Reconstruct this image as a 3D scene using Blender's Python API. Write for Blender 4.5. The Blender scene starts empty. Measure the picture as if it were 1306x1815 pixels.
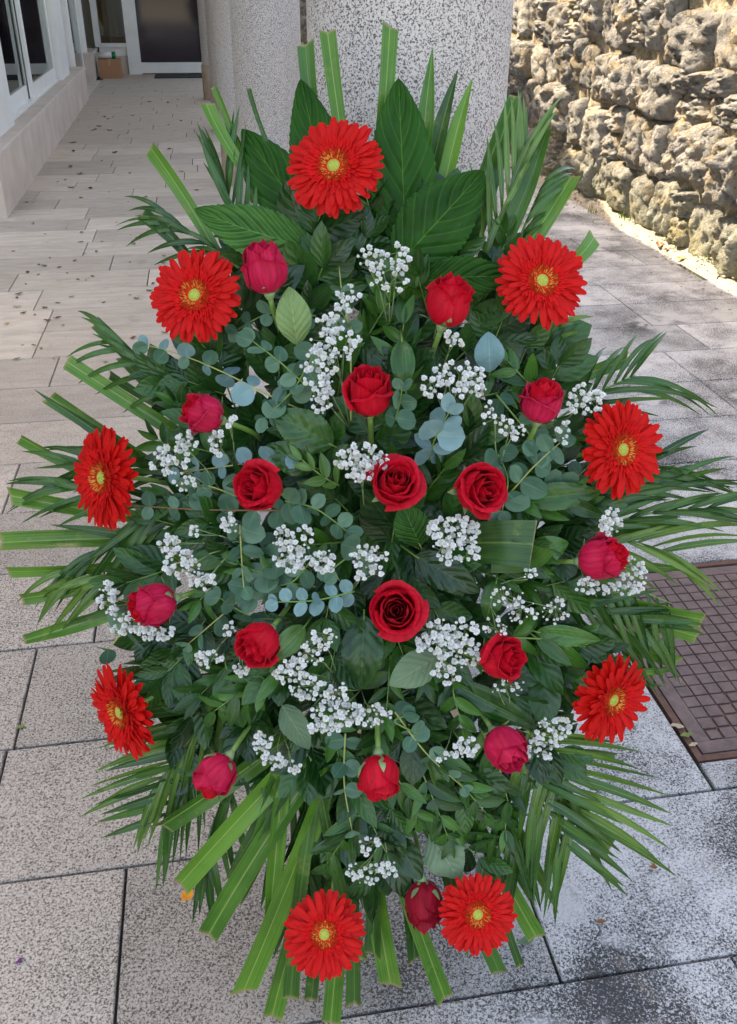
import bpy, math, random
from mathutils import Vector, Matrix, noise
random.seed(11)
sc = bpy.context.scene
COL = sc.collection
rnd = random.random
def U(a, b): return a + (b - a) * random.random()
V = Vector
R_ = math.radians

# ------------------------------------------------------------------ camera
CAM_H = 1.42
FPX, CX, CY = 1620.0, 653.0, 907.5
yaw, pit, rol = R_(9.6), R_(30), R_(0.3)
F = V((math.sin(yaw) * math.cos(pit), math.cos(yaw) * math.cos(pit), -math.sin(pit)))
r0 = V((math.cos(yaw), -math.sin(yaw), 0)); u0 = r0.cross(F)
RT = r0 * math.cos(rol) + u0 * math.sin(rol)
UP = -r0 * math.sin(rol) + u0 * math.cos(rol)
CAM = V((0, 0, CAM_H))
cd = bpy.data.cameras.new('camera'); cam = bpy.data.objects.new('camera', cd); COL.objects.link(cam)
cam.matrix_world = Matrix(((RT.x, UP.x, -F.x, CAM.x), (RT.y, UP.y, -F.y, CAM.y), (RT.z, UP.z, -F.z, CAM.z), (0, 0, 0, 1)))
cd.sensor_fit = 'VERTICAL'; cd.sensor_height = 36; cd.sensor_width = 36; cd.lens = 36 * FPX / 1815
cd.clip_start = 0.05; cd.clip_end = 600
sc.camera = cam
# ------------------------------------------------------------------ light
SUN = V((-0.475, 0.45, 0.757)).normalized()
world = bpy.data.worlds.new('World'); sc.world = world; world.use_nodes = True
wn = world.node_tree; wn.nodes.clear()
sky = wn.nodes.new('ShaderNodeTexSky'); sky.sky_type = 'NISHITA'; sky.sun_disc = False
sky.sun_elevation = math.asin(SUN.z); sky.sun_rotation = math.atan2(SUN.x, SUN.y)
sky.dust_density = 3.0; sky.ozone_density = 0.35; sky.air_density = 1.0
bg = wn.nodes.new('ShaderNodeBackground'); bg.inputs['Strength'].default_value = 0.15
wo = wn.nodes.new('ShaderNodeOutputWorld')
wb = wn.nodes.new('ShaderNodeMix'); wb.data_type = 'RGBA'; wb.blend_type = 'MULTIPLY'; wb.inputs[0].default_value = 1.0; wb.inputs[7].default_value = (1.12, 1.0, 0.86, 1)
wn.links.new(sky.outputs[0], wb.inputs[6]); wn.links.new(wb.outputs[2], bg.inputs[0]); wn.links.new(bg.outputs[0], wo.inputs[0])
sl = bpy.data.lights.new('sun', 'SUN'); sl.energy = 3.0; sl.angle = R_(0.5); sl.color = (1, 0.88, 0.68)
so = bpy.data.objects.new('sun', sl); COL.objects.link(so)
so.rotation_euler = (-SUN).to_track_quat('-Z', 'Y').to_euler()
vs = sc.view_settings; vs.view_transform = 'Standard'; vs.look = 'None'; vs.gamma = 1; vs.use_curve_mapping = False
vs.exposure = 2.4
sc.cycles.max_bounces = 6; sc.cycles.transparent_max_bounces = 8

# ------------------------------------------------------------------ materials
def mat(name, col, rough=0.6, **kw):
    m = bpy.data.materials.new(name); m.use_nodes = True
    b = m.node_tree.nodes['Principled BSDF']
    b.inputs['Base Color'].default_value = (*col, 1); b.inputs['Roughness'].default_value = rough
    for k, v in kw.items():
        b.inputs[k.replace('_', ' ')].default_value = v
    return m
class NT:
    def __init__(s, m): s.t = m.node_tree; s.b = s.t.nodes['Principled BSDF']; s.m = m
    def n(s, typ, **kw):
        x = s.t.nodes.new('ShaderNode' + typ)
        for k, v in kw.items():
            if hasattr(x, k): setattr(x, k, v)
            else: x.inputs[k.replace('_', ' ')].default_value = v
        return x
    def l(s, a, b): s.t.links.new(a, b)
    def pos(s): return s.n('NewGeometry').outputs['Position']
    def uv(s): return s.n('UVMap').outputs[0]
    def noise(s, vec, scale, detail=3, rough=0.55, dist=0.0):
        x = s.n('TexNoise', Scale=scale, Detail=detail, Roughness=rough, Distortion=dist)
        s.l(vec, x.inputs['Vector']); return x.outputs[0]
    def ramp(s, fac, stops, interp='LINEAR'):
        x = s.n('ValToRGB'); x.color_ramp.interpolation = interp
        e = x.color_ramp.elements
        while len(e) < len(stops): e.new(0.5)
        for i, (p, c) in enumerate(stops):
            e[i].position = p; e[i].color = (*c, 1) if len(c) == 3 else c
        s.l(fac, x.inputs[0]); return x.outputs[0]
    def mapr(s, v, a, b, c, d):
        x = s.n('MapRange'); s.l(v, x.inputs[0])
        for i, q in zip((1, 2, 3, 4), (a, b, c, d)): x.inputs[i].default_value = q
        return x.outputs[0]
    def mix(s, fac, a, b, typ='MIX'):
        x = s.n('Mix'); x.data_type = 'RGBA'; x.blend_type = typ
        for i, q in ((0, fac), (6, a), (7, b)):
            if isinstance(q, (int, float)): x.inputs[i].default_value = q
            elif isinstance(q, tuple): x.inputs[i].default_value = (*q, 1)
            else: s.l(q, x.inputs[i])
        return x.outputs[2]
    def math(s, op, a, b=0.0):
        x = s.n('Math', operation=op)
        for i, q in ((0, a), (1, b)):
            if isinstance(q, (int, float)): x.inputs[i].default_value = q
            else: s.l(q, x.inputs[i])
        return x.outputs[0]
    def sep(s, v):
        x = s.n('SeparateXYZ'); s.l(v, x.inputs[0]); return x.outputs
    def comb(s, a, b, c=0.0):
        x = s.n('CombineXYZ')
        for i, q in enumerate((a, b, c)):
            if isinstance(q, (int, float)): x.inputs[i].default_value = q
            else: s.l(q, x.inputs[i])
        return x.outputs[0]
    def bump(s, h, strength=0.5, dist=0.01):
        x = s.n('Bump', Strength=strength, Distance=dist); s.l(h, x.inputs['Height']); s.l(x.outputs[0], s.b.inputs['Normal']); return x
    def col(s, c): s.l(c, s.b.inputs['Base Color'])
    def objrand(s): return s.n('ObjectInfo').outputs['Random']
    def translucent(s, colsock, fac):
        tr = s.n('BsdfTranslucent')
        if isinstance(colsock, tuple): tr.inputs[0].default_value = (*colsock, 1)
        else: s.l(colsock, tr.inputs[0])
        mx = s.n('MixShader'); mx.inputs[0].default_value = fac
        out = [q for q in s.t.nodes if q.type == 'OUTPUT_MATERIAL'][0]
        s.l(s.b.outputs[0], mx.inputs[1]); s.l(tr.outputs[0], mx.inputs[2]); s.l(mx.outputs[0], out.inputs[0])

def leaf_mat(name, dark, mid, vein, rough=0.35, stripes=28, veinw=0.02, side=0.0, bump=0.25, spec=0.5, var=0.5, trans=0.12):
    m = mat(name, mid, rough); t = NT(m)
    t.b.inputs['Specular IOR Level'].default_value = spec * 0.7
    t.b.inputs['Coat Weight'].default_value = 0.16 if rough < 0.35 else 0.0; t.b.inputs['Coat Roughness'].default_value = 0.14
    u, v, _ = t.sep(t.uv())
    base = t.noise(t.pos(), 14, 3)
    st = t.noise(t.comb(t.math('MULTIPLY', u, stripes), t.math('MULTIPLY', v, 1.2), t.objrand()), 1.0, 2)
    f = t.math('ADD', t.math('MULTIPLY', base, 0.45), t.math('MULTIPLY', st, 0.55))
    f = t.math('ADD', f, t.math('MULTIPLY', t.math('SUBTRACT', t.objrand(), 0.5), var * 0.5))
    c = t.ramp(f, [(0.3, dark), (0.68, mid)])
    du = t.math('ABSOLUTE', t.math('SUBTRACT', u, 0.5))
    vn = t.mapr(du, veinw * 0.4, veinw, 1, 0)
    if side:
        w = t.math('SINE', t.math('SUBTRACT', t.math('MULTIPLY', v, side * 6.283), t.math('MULTIPLY', du, side * 4.2)))
        sv = t.mapr(w, 0.965, 1.0, 0, 0.55)
        vn = t.math('MAXIMUM', vn, sv)
        hb = t.math('ADD', t.math('MULTIPLY', w, -0.5), t.math('MULTIPLY', t.noise(t.pos(), 60, 2), 0.8))
        t.bump(hb, bump, 0.004)
    else:
        t.bump(t.math('ADD', st, t.math('MULTIPLY', vn, 0.6)), bump, 0.0015)
    c = t.mix(t.math('MULTIPLY', vn, 0.5), c, vein)
    if 'palm_blade' in name:
        c = t.mix(t.mapr(t.math('ADD', v, t.math('MULTIPLY', t.noise(t.pos(), 120, 2), 0.03)), 0.995, 1.015, 0, 0.8), c, (0.3, 0.22, 0.09))
        c = t.mix(t.mapr(t.noise(t.pos(), 24, 4, 0.7), 0.58, 0.72, 0, 0.5), c, (0.2, 0.24, 0.04))
    sp = t.mapr(t.noise(t.pos(), 190, 1), 0.74, 0.8, 0, 0.35)
    c = t.mix(sp, c, (0.06, 0.045, 0.02))
    t.col(c); t.l(t.mapr(base, 0.3, 0.7, rough - 0.08, rough + 0.16), t.b.inputs['Roughness'])
    if trans: t.translucent(c, trans)
    return m
M = {}
M['blade'] = leaf_mat('palm_blade_green', (0.03, 0.1, 0.007), (0.115, 0.25, 0.02), (0.36, 0.46, 0.11), 0.34, 22, 0.035)
M['blade_dark'] = leaf_mat('palm_blade_dark', (0.015, 0.055, 0.007), (0.06, 0.15, 0.018), (0.2, 0.3, 0.07), 0.32, 22, 0.03)
M['frond'] = leaf_mat('areca_green', (0.01, 0.045, 0.008), (0.052, 0.135, 0.018), (0.14, 0.25, 0.05), 0.24, 10, 0.06)
M['frond_l'] = leaf_mat('areca_light', (0.03, 0.085, 0.01), (0.13, 0.23, 0.035), (0.26, 0.37, 0.1), 0.26, 10, 0.06)
M['big'] = leaf_mat('broad_leaf_dark', (0.008, 0.038, 0.004), (0.024, 0.09, 0.009), (0.12, 0.24, 0.03), 0.36, 4, 0.012, side=7, bump=0.6, spec=0.16)
M['bigl'] = leaf_mat('broad_leaf_mid', (0.022, 0.085, 0.012), (0.07, 0.19, 0.03), (0.19, 0.34, 0.07), 0.36, 4, 0.014, side=8, bump=0.7, spec=0.35)
M['pale'] = leaf_mat('pale_underside', (0.12, 0.2, 0.06), (0.22, 0.32, 0.11), (0.4, 0.44, 0.16), 0.6, 3, 0.02, side=7, bump=0.3)
M['paleg'] = leaf_mat('grey_underside', (0.1, 0.17, 0.09), (0.17, 0.25, 0.14), (0.3, 0.36, 0.2), 0.6, 3, 0.02, side=7, bump=0.3)
M['ruscus'] = leaf_mat('ruscus_green', (0.009, 0.045, 0.005), (0.055, 0.16, 0.018), (0.1, 0.21, 0.035), 0.22, 9, 0.03, bump=0.5, var=0.9)
M['ruscus_l'] = leaf_mat('ruscus_light', (0.05, 0.12, 0.02), (0.14, 0.27, 0.06), (0.26, 0.38, 0.13), 0.33, 9, 0.03, bump=0.5)
M['filler'] = leaf_mat('filler_leaf', (0.008, 0.035, 0.006), (0.034, 0.105, 0.016), (0.07, 0.16, 0.03), 0.22, 5, 0.016, side=5, bump=0.22, var=1.0)
M['euc'] = leaf_mat('eucalyptus_leaf', (0.055, 0.135, 0.08), (0.13, 0.235, 0.145), (0.25, 0.34, 0.18), 0.5, 3, 0.02, bump=0.15, var=0.8)
M['eucb'] = leaf_mat('eucalyptus_blue', (0.13, 0.25, 0.25), (0.24, 0.37, 0.37), (0.36, 0.45, 0.34), 0.5, 3, 0.02, bump=0.15)
M['stem'] = mat('green_stem', (0.16, 0.27, 0.05), 0.45)
M['stem_y'] = mat('yellow_green_stem', (0.33, 0.36, 0.1), 0.45)
M['stem_b'] = mat('brown_stem', (0.2, 0.1, 0.04), 0.55)
M['gstem'] = mat('gypsophila_stem', (0.2, 0.28, 0.1), 0.6)
m = mat('sepal', (0.16, 0.27, 0.08), 0.45); t = NT(m); t.col(t.mix(t.noise(t.pos(), 90), (0.12, 0.25, 0.05), (0.34, 0.42, 0.22))); M['sepal'] = m

def petal_mat(name, a, b, rough, sheen, streak=26, bump=0.4):
    m = mat(name, a, rough); t = NT(m)
    u, v, _ = t.sep(t.uv())
    st = t.noise(t.comb(t.math('MULTIPLY', u, streak), t.math('MULTIPLY', v, 2.0), t.objrand()), 1.0, 3)
    c = t.mix(t.mapr(st, 0.35, 0.7, 0, 1), a, b)
    t.col(c)
    t.bump(st, bump, 0.0012)
    t.b.inputs['Sheen Weight'].default_value = sheen; t.b.inputs['Sheen Roughness'].default_value = 0.4
    t.b.inputs['Sheen Tint'].default_value = (1, 0.3, 0.35, 1)
    t.b.inputs['Specular IOR Level'].default_value = 0.18
    t.translucent(c, 0.32)
    return m
M['gpetal'] = petal_mat('gerbera_petal', (0.73, 0.010, 0.007), (0.52, 0.004, 0.004), 0.5, 0.0, 10)
M['rose'] = petal_mat('rose_petal', (0.7, 0.006, 0.028), (0.46, 0.003, 0.014), 0.5, 0.12, 16, 0.5)
M['rose_p'] = petal_mat('rose_petal_outer', (0.7, 0.018, 0.09), (0.45, 0.007, 0.04), 0.46, 0.2, 16, 0.6)
M['rose_d'] = petal_mat('rose_petal_dark', (0.42, 0.006, 0.025), (0.22, 0.003, 0.014), 0.5, 0.25, 16, 0.6)
m = mat('gypsophila_white', (0.8, 0.8, 0.78), 0.7); t = NT(m)
t.col(t.mix(t.mapr(t.objrand(), 0.75, 1.0, 0, 0.6), (0.9, 0.9, 0.88), (0.78, 0.73, 0.58))); t.translucent((0.9, 0.9, 0.86), 0.3); M['gyp'] = m
m = mat('gerbera_disc', (0.4, 0.42, 0.06), 0.7); t = NT(m)
vn_ = t.n('TexVoronoi', Scale=1100); t.l(t.pos(), vn_.inputs['Vector'])
t.col(t.ramp(vn_.outputs[0], [(0.1, (0.58, 0.6, 0.1)), (0.7, (0.28, 0.33, 0.03))])); t.bump(vn_.outputs[0], 0.8, 0.0006); M['disc'] = m
M['stamen_y'] = mat('stamen_yellow', (0.6, 0.22, 0.02), 0.7)
M['stamen_r'] = mat('stamen_red', (0.48, 0.03, 0.006), 0.8, Specular_IOR_Level=0.1)
M['floret'] = mat('floret_red', (0.6, 0.008, 0.008), 0.8, Specular_IOR_Level=0.1)

def stone_speckle(name, c_light, c_dark, scale, thr, patch=True, bumpd=0.0015):
    m = mat(name, c_light, 0.85); t = NT(m); p = t.pos()
    n1 = t.noise(p, scale, 2, 0.6, 0.6); n2 = t.noise(p, scale * 2.4, 2, 0.6, 0.3)
    f = t.math('ADD', t.math('MULTIPLY', n1, 0.7), t.math('MULTIPLY', n2, 0.3))
    if patch:
        big = t.noise(p, 2.3, 4, 0.6)
        big2 = t.noise(p, 7.5, 3, 0.6)
        k = t.math('ADD', t.math('MULTIPLY', big, 0.75), t.math('MULTIPLY', big2, 0.25))
        f = t.math('ADD', f, t.math('MULTIPLY', t.math('SUBTRACT', k, 0.5), 0.42))
    s = t.ramp(f, [(thr - 0.05, c_dark), (thr + 0.035, c_light)])
    hue = t.noise(p, 1.3, 3)
    s = t.mix(t.mapr(hue, 0.4, 0.65, 0, 0.35), s, (0.42, 0.33, 0.24), 'MIX')
    v = t.mapr(t.objrand(), 0, 1, 0.88, 1.08)
    s = t.mix(1.0, s, t.comb(v, v, v), 'MULTIPLY')
    t.col(s); t.bump(f, 0.6, bumpd)
    return m

def paving():
    m = mat('paving_stone', (0.4, 0.38, 0.35), 0.85); t = NT(m); p = t.pos()
    X, Y, Z = t.sep(p)
    # coarse pick-hammered pattern
    n1 = t.noise(p, 240, 2, 0.6, 0.8); n2 = t.noise(p, 460, 2, 0.6, 0.2)
    f = t.math('ADD', t.math('MULTIPLY', n1, 0.72), t.math('MULTIPLY', n2, 0.28))
    east = t.mapr(X, 0.0, 0.55, 0, 1)                 # open-air side of the colonnade: weathered and lichened, plus a cool skylight tone in the colour
    inside = t.math('MULTIPLY', t.mapr(Y, 2.0, 4.5, 0, 1), t.mapr(X, 0.5, 0.1, 0, 1))   # under the roof: walked smooth; bright gallery light also put into its colour
    k = t.math('ADD', t.math('MULTIPLY', t.noise(p, 2.1, 4, 0.6), 0.7), t.math('MULTIPLY', t.noise(p, 8, 3, 0.6), 0.3))
    amp = t.math('ADD', 0.2, t.math('MULTIPLY', east, t.mapr(Y, 1.6, 3.0, 0.85, 0.5)))
    ff = t.math('ADD', f, t.math('MULTIPLY', t.math('SUBTRACT', k, 0.5), amp))
    warm = t.ramp(ff, [(0.42, (0.085, 0.07, 0.06)), (0.495, (0.37, 0.335, 0.3)), (0.62, (0.48, 0.44, 0.4))])
    cold = t.ramp(ff, [(0.40, (0.035, 0.035, 0.036)), (0.485, (0.30, 0.30, 0.305)), (0.59, (0.53, 0.525, 0.53))])
    c = t.mix(east, warm, cold)
    pl = t.ramp(t.noise(t.comb(t.math('MULTIPLY', X, 3), t.math('MULTIPLY', Y, 12), 0), 1.6, 5, 0.65), [(0.3, (0.52, 0.425, 0.335)), (0.7, (0.73, 0.62, 0.51))])
    c = t.mix(t.math('MULTIPLY', inside, 0.85), c, pl)
    # pale cement scum patches on the open side
    q = t.mapr(t.noise(p, 3.1, 4, 0.6), 0.56, 0.63, 0, 1)
    c = t.mix(t.math('MULTIPLY', t.math('MULTIPLY', q, east), 0.75), c, (0.5, 0.49, 0.49))
    v = t.mapr(t.objrand(), 0, 1, 0.78, 1.08)
    c = t.mix(1.0, c, t.comb(v, t.math('MULTIPLY', v, 0.99), t.math('MULTIPLY', v, 0.975)), 'MULTIPLY')
    br = t.mapr(t.noise(p, 5.5, 4, 0.7), 0.6, 0.72, 0, 0.4)
    c = t.mix(br, c, (0.2, 0.15, 0.1))
    t.col(c)
    st = t.n('Bump', Distance=0.002); t.l(t.math('SUBTRACT', 0.75, t.math('MULTIPLY', inside, 0.55)), st.inputs['Strength'])
    t.l(f, st.inputs['Height']); t.l(st.outputs[0], t.b.inputs['Normal'])
    return m
M['paving'] = paving()
M['granite'] = stone_speckle('column_granite', (0.6, 0.55, 0.525), (0.065, 0.052, 0.046), 330, 0.475, False)
m = mat('joint', (0.03, 0.03, 0.025), 0.95); t = NT(m)
X_, Y_, Z_ = t.sep(t.pos())
gm = t.math('MULTIPLY', t.mapr(t.noise(t.pos(), 6, 3), 0.45, 0.62, 0, 1), t.mapr(X_, 0.2, 0.8, 0, 1))
t.col(t.mix(gm, t.mix(t.mapr(X_, 0.0, 0.4, 0, 1), (0.035, 0.03, 0.026), (0.02, 0.02, 0.018)), (0.035, 0.06, 0.015))); M['joint'] = m
m = mat('pinkish_limestone', (0.5, 0.42, 0.37), 0.8); t = NT(m)
t.col(t.ramp(t.noise(t.pos(), 3.5, 5, 0.6), [(0.3, (0.54, 0.44, 0.37)), (0.7, (0.68, 0.58, 0.5))])); t.bump(t.noise(t.pos(), 120, 3), 0.3, 0.003); M['lime'] = m
m = mat('brown_limestone', (0.36, 0.27, 0.2), 0.8); t = NT(m)
t.col(t.ramp(t.noise(t.pos(), 6, 5, 0.6), [(0.3, (0.3, 0.22, 0.15)), (0.7, (0.46, 0.36, 0.27))])); M['plinth'] = m
m = mat('white_frame', (0.72, 0.71, 0.68), 0.4); t = NT(m)
t.col(t.mix(t.mapr(t.noise(t.pos(), 4, 4), 0.4, 0.7, 0, 0.4), (0.86, 0.85, 0.82), (0.74, 0.71, 0.66))); M['white'] = m
m = mat('plaster', (0.8, 0.76, 0.7), 0.9); t = NT(m); t.bump(t.noise(t.pos(), 40, 4), 0.2, 0.004); M['plaster'] = m
m = mat('window_glass', (0.02, 0.025, 0.025), 0.03); t = NT(m)
gl = t.n('BsdfGlossy'); gl.inputs['Roughness'].default_value = 0.02; gl.inputs['Color'].default_value = (0.95, 1, 1, 1)
tp = t.n('BsdfTransparent'); tp.inputs[0].default_value = (0.75, 0.8, 0.78, 1)
fr = t.n('Fresnel', IOR=1.7); mx = t.n('MixShader'); t.l(fr.outputs[0], mx.inputs[0]); t.l(tp.outputs[0], mx.inputs[1]); t.l(gl.outputs[0], mx.inputs[2])
t.l(mx.outputs[0], [q for q in t.t.nodes if q.type == 'OUTPUT_MATERIAL'][0].inputs[0]); M['glass'] = m
m = mat('door_glass', (0.018, 0.012, 0.022), 0.06); t = NT(m); t.b.inputs['Specular IOR Level'].default_value = 0.7; M['dglass'] = m
m = mat('wood_panel', (0.35, 0.16, 0.06), 0.45); t = NT(m); a, b_, c_ = t.sep(t.pos())
t.col(t.ramp(t.noise(t.comb(t.math('MULTIPLY', a, 20), b_, t.math('MULTIPLY', c_, 1.5)), 1.5, 4), [(0.3, (0.3, 0.13, 0.04)), (0.7, (0.5, 0.25, 0.1))])); M['wood'] = m
m = mat('cardboard', (0.42, 0.22, 0.12), 0.85); t = NT(m); t.bump(t.noise(t.pos(), 30, 3), 0.3, 0.003); M['card'] = m
M['tape'] = mat('parcel_tape', (0.5, 0.3, 0.16), 0.3)
M['tube_w'] = mat('white_roll', (0.7, 0.7, 0.66), 0.4)
M['tube_g'] = mat('green_plastic', (0.01, 0.2, 0.07), 0.4)
m = mat('door_mat', (0.04, 0.045, 0.04), 0.95); t = NT(m); t.bump(t.noise(t.pos(), 300, 2), 1, 0.004); M['mat'] = m
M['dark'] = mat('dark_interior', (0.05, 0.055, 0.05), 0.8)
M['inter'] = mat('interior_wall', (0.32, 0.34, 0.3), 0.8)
m = mat('rubble_stone', (0.4, 0.36, 0.3), 0.9); t = NT(m); p = t.pos()
c = t.ramp(t.noise(p, 9, 6, 0.7), [(0.3, (0.13, 0.12, 0.11)), (0.5, (0.34, 0.315, 0.28)), (0.72, (0.52, 0.48, 0.41))])
c = t.mix(t.mapr(t.noise(p, 5, 5, 0.7), 0.5, 0.66, 0, 0.8), c, (0.42, 0.3, 0.14))
c = t.mix(t.mapr(t.noise(p, 26, 4, 0.75), 0.55, 0.66, 0, 0.85), c, (0.06, 0.05, 0.04))
c = t.mix(t.mapr(t.sep(p)[2], 0.0, 0.45, 0.45, 0), c, (0.27, 0.27, 0.1))
v = t.mapr(t.objrand(), 0, 1, 0.75, 1.15); c = t.mix(1.0, c, t.comb(v, v, v), 'MULTIPLY')
t.col(c); hh = t.math('ADD', t.noise(p, 22, 6, 0.75, 0.4), t.math('MULTIPLY', t.noise(p, 90, 3, 0.7), 0.35)); t.bump(hh, 1.0, 0.045); M['rubble'] = m
m = mat('wall_mortar', (0.3, 0.25, 0.17), 0.95); t = NT(m)
t.col(t.ramp(t.noise(t.pos(), 14, 5, 0.7), [(0.32, (0.1, 0.07, 0.04)), (0.6, (0.5, 0.42, 0.28))])); t.bump(t.noise(t.pos(), 50, 5, 0.7), 1, 0.02); M['mortar'] = m
m = mat('gravel_verge', (0.42, 0.37, 0.28), 0.95); t = NT(m)
t.col(t.ramp(t.noise(t.pos(), 60, 5, 0.7), [(0.35, (0.22, 0.18, 0.12)), (0.65, (0.52, 0.46, 0.36))])); t.bump(t.noise(t.pos(), 80, 4, 0.7), 1, 0.012); M['verge'] = m
m = mat('cover_iron', (0.11, 0.075, 0.07), 0.6); t = NT(m)
t.col(t.ramp(t.noise(t.pos(), 25, 5, 0.7), [(0.3, (0.07, 0.048, 0.045)), (0.7, (0.16, 0.105, 0.095))])); t.bump(t.noise(t.pos(), 250, 3), 0.4, 0.001); M['iron'] = m
m = mat('rust', (0.2, 0.08, 0.045), 0.85); t = NT(m)
t.col(t.ramp(t.noise(t.pos(), 40, 4, 0.7), [(0.3, (0.075, 0.036, 0.026)), (0.7, (0.15, 0.08, 0.06))])); M['rust'] = m
m = mat('dark_frame_iron', (0.05, 0.035, 0.035), 0.7); M['fiber'] = m
m = mat('soil_ground', (0.2, 0.17, 0.12), 0.95); t = NT(m)
t.col(t.ramp(t.noise(t.pos(), 0.6, 5), [(0.35, (0.14, 0.12, 0.08)), (0.65, (0.26, 0.23, 0.17))])); M['soil'] = m
M['foam'] = mat('floral_foam', (0.012, 0.04, 0.015), 0.95)
M['tray'] = mat('holder_plastic', (0.01, 0.02, 0.01), 0.6)
for nm, c in (('dry_b', (0.2, 0.09, 0.035)), ('dry_d', (0.07, 0.04, 0.02)), ('dry_y', (0.5, 0.3, 0.06)), ('dry_g', (0.16, 0.2, 0.05)), ('dry_v', (0.12, 0.02, 0.16)), ('dry_p', (0.45, 0.36, 0.24)), ('orange', (0.9, 0.3, 0.015)), ('moss', (0.1, 0.2, 0.02))):
    m = mat('litter_' + nm, c, 0.8); t = NT(m); t.col(t.mix(t.noise(t.pos(), 130), tuple(x * 0.55 for x in c), tuple(min(1, x * 1.4) for x in c))); M[nm] = m
M['drop'] = mat('water_drop', (0.9, 0.95, 1), 0.02, Transmission_Weight=1.0)

# ------------------------------------------------------------------ object helpers
def mesh(name, verts, faces, mt, uvs=None, smooth=True, mats=None, fm=None):
    me = bpy.data.meshes.new(name); me.from_pydata([tuple(v) for v in verts], [], faces)
    me.materials.append(mt)
    for q in (mats or []): me.materials.append(q)
    if fm: me.polygons.foreach_set('material_index', fm)
    if uvs:
        ul = me.uv_layers.new(name='UVMap')
        vi = [0] * len(me.loops); me.loops.foreach_get('vertex_index', vi)
        flat = []
        for i in vi: flat.extend(uvs[i])
        ul.data.foreach_set('uv', flat)
    if smooth: me.polygons.foreach_set('use_smooth', [True] * len(me.polygons))
    me.update(); return me
def link(name, me, parent=None, mw=None):
    """mw: matrix in world space"""
    o = bpy.data.objects.new(name, me); COL.objects.link(o)
    if parent is not None:
        o.parent = parent
        if mw is not None: o.matrix_local = WM[parent.name].inverted() @ mw
        WM[o.name] = mw if mw is not None else WM[parent.name]
    else:
        if mw is not None: o.matrix_world = mw
        WM[o.name] = mw if mw is not None else Matrix.Identity(4)
    return o
WM = {}
LABELS = {}
def tag(o, label, cat, group=None, kind=None):
    if label: o['label'] = label
    if cat: o['category'] = cat
    if group: o['group'] = group
    if kind: o['kind'] = kind
    return o
def thing(name, label, cat, loc, group=None):
    o = link(name, None, None, Matrix.Translation(V(loc))); return tag(o, label, cat, group)
def wobj(name, verts, faces, mt, parent=None, **kw):
    """mesh given in world coordinates"""
    org = WM[parent.name] if parent is not None else Matrix.Translation(V(kw.pop('origin', verts[0])))
    inv = org.inverted()
    me = mesh(name, [inv @ V(v) for v in verts], faces, mt, **kw)
    return link(name, me, parent, org.copy())
def struct(o): o['kind'] = 'structure'; return o
def boxdata(x0, x1, y0, y1, z0, z1, bev=0.0):
    if not bev:
        v = [(x, y, z) for z in (z0, z1) for (x, y) in ((x0, y0), (x1, y0), (x1, y1), (x0, y1))]
        f = [(3, 2, 1, 0), (4, 5, 6, 7), (0, 1, 5, 4), (1, 2, 6, 5), (2, 3, 7, 6), (3, 0, 4, 7)]
        return v, f
    b = bev
    v = [(x0, y0, z0), (x1, y0, z0), (x1, y1, z0), (x0, y1, z0), (x0, y0, z1 - b), (x1, y0, z1 - b), (x1, y1, z1 - b), (x0, y1, z1 - b),
         (x0 + b, y0 + b, z1), (x1 - b, y0 + b, z1), (x1 - b, y1 - b, z1), (x0 + b, y1 - b, z1)]
    f = [(3, 2, 1, 0), (0, 1, 5, 4), (1, 2, 6, 5), (2, 3, 7, 6), (3, 0, 4, 7), (4, 5, 9, 8), (5, 6, 10, 9), (6, 7, 11, 10), (7, 4, 8, 11), (8, 9, 10, 11)]
    return v, f
def join(parts):
    V_, F_ = [], []
    for v, f in parts:
        n = len(V_); V_ += list(v); F_ += [tuple(i + n for i in q) for q in f]
    return V_, F_
def tubedata(path, r, n=6, taper=None, cap=True):
    vs_, fs = [], []
    L = len(path); prev = None
    for i, p in enumerate(path):
        tdir = (path[min(i + 1, L - 1)] - path[max(i - 1, 0)]).normalized()
        if prev is None: a = tdir.orthogonal().normalized()
        else: a = (prev - tdir * prev.dot(tdir)).normalized()
        prev = a; b = tdir.cross(a); rr = r if taper is None else r + (taper - r) * i / (L - 1)
        for k in range(n):
            an = 2 * math.pi * k / n; vs_.append(p + (a * math.cos(an) + b * math.sin(an)) * rr)
    for i in range(L - 1):
        for k in range(n):
            fs.append((i * n + k, i * n + (k + 1) % n, (i + 1) * n + (k + 1) % n, (i + 1) * n + k))
    if cap: fs.append(tuple(range(n))[::-1]); fs.append(tuple((L - 1) * n + k for k in range(n)))
    return vs_, fs
def bez(p0, p1, p2, n):
    return [p0 * (1 - t) ** 2 + p1 * (2 * t * (1 - t)) + p2 * t * t for t in [i / n for i in range(n + 1)]]
def poly_at(pts, t):
    """Catmull-Rom through pts"""
    n = len(pts) - 1; s = min(max(t, 0), 1) * n; i = min(int(s), n - 1); f = s - i
    p0 = pts[max(i - 1, 0)]; p1 = pts[i]; p2 = pts[i + 1]; p3 = pts[min(i + 2, n)]
    return 0.5 * ((2 * p1) + (p2 - p0) * f + (2 * p0 - 5 * p1 + 4 * p2 - p3) * f * f + (3 * p1 - p0 - 3 * p2 + p3) * f ** 3)

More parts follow.
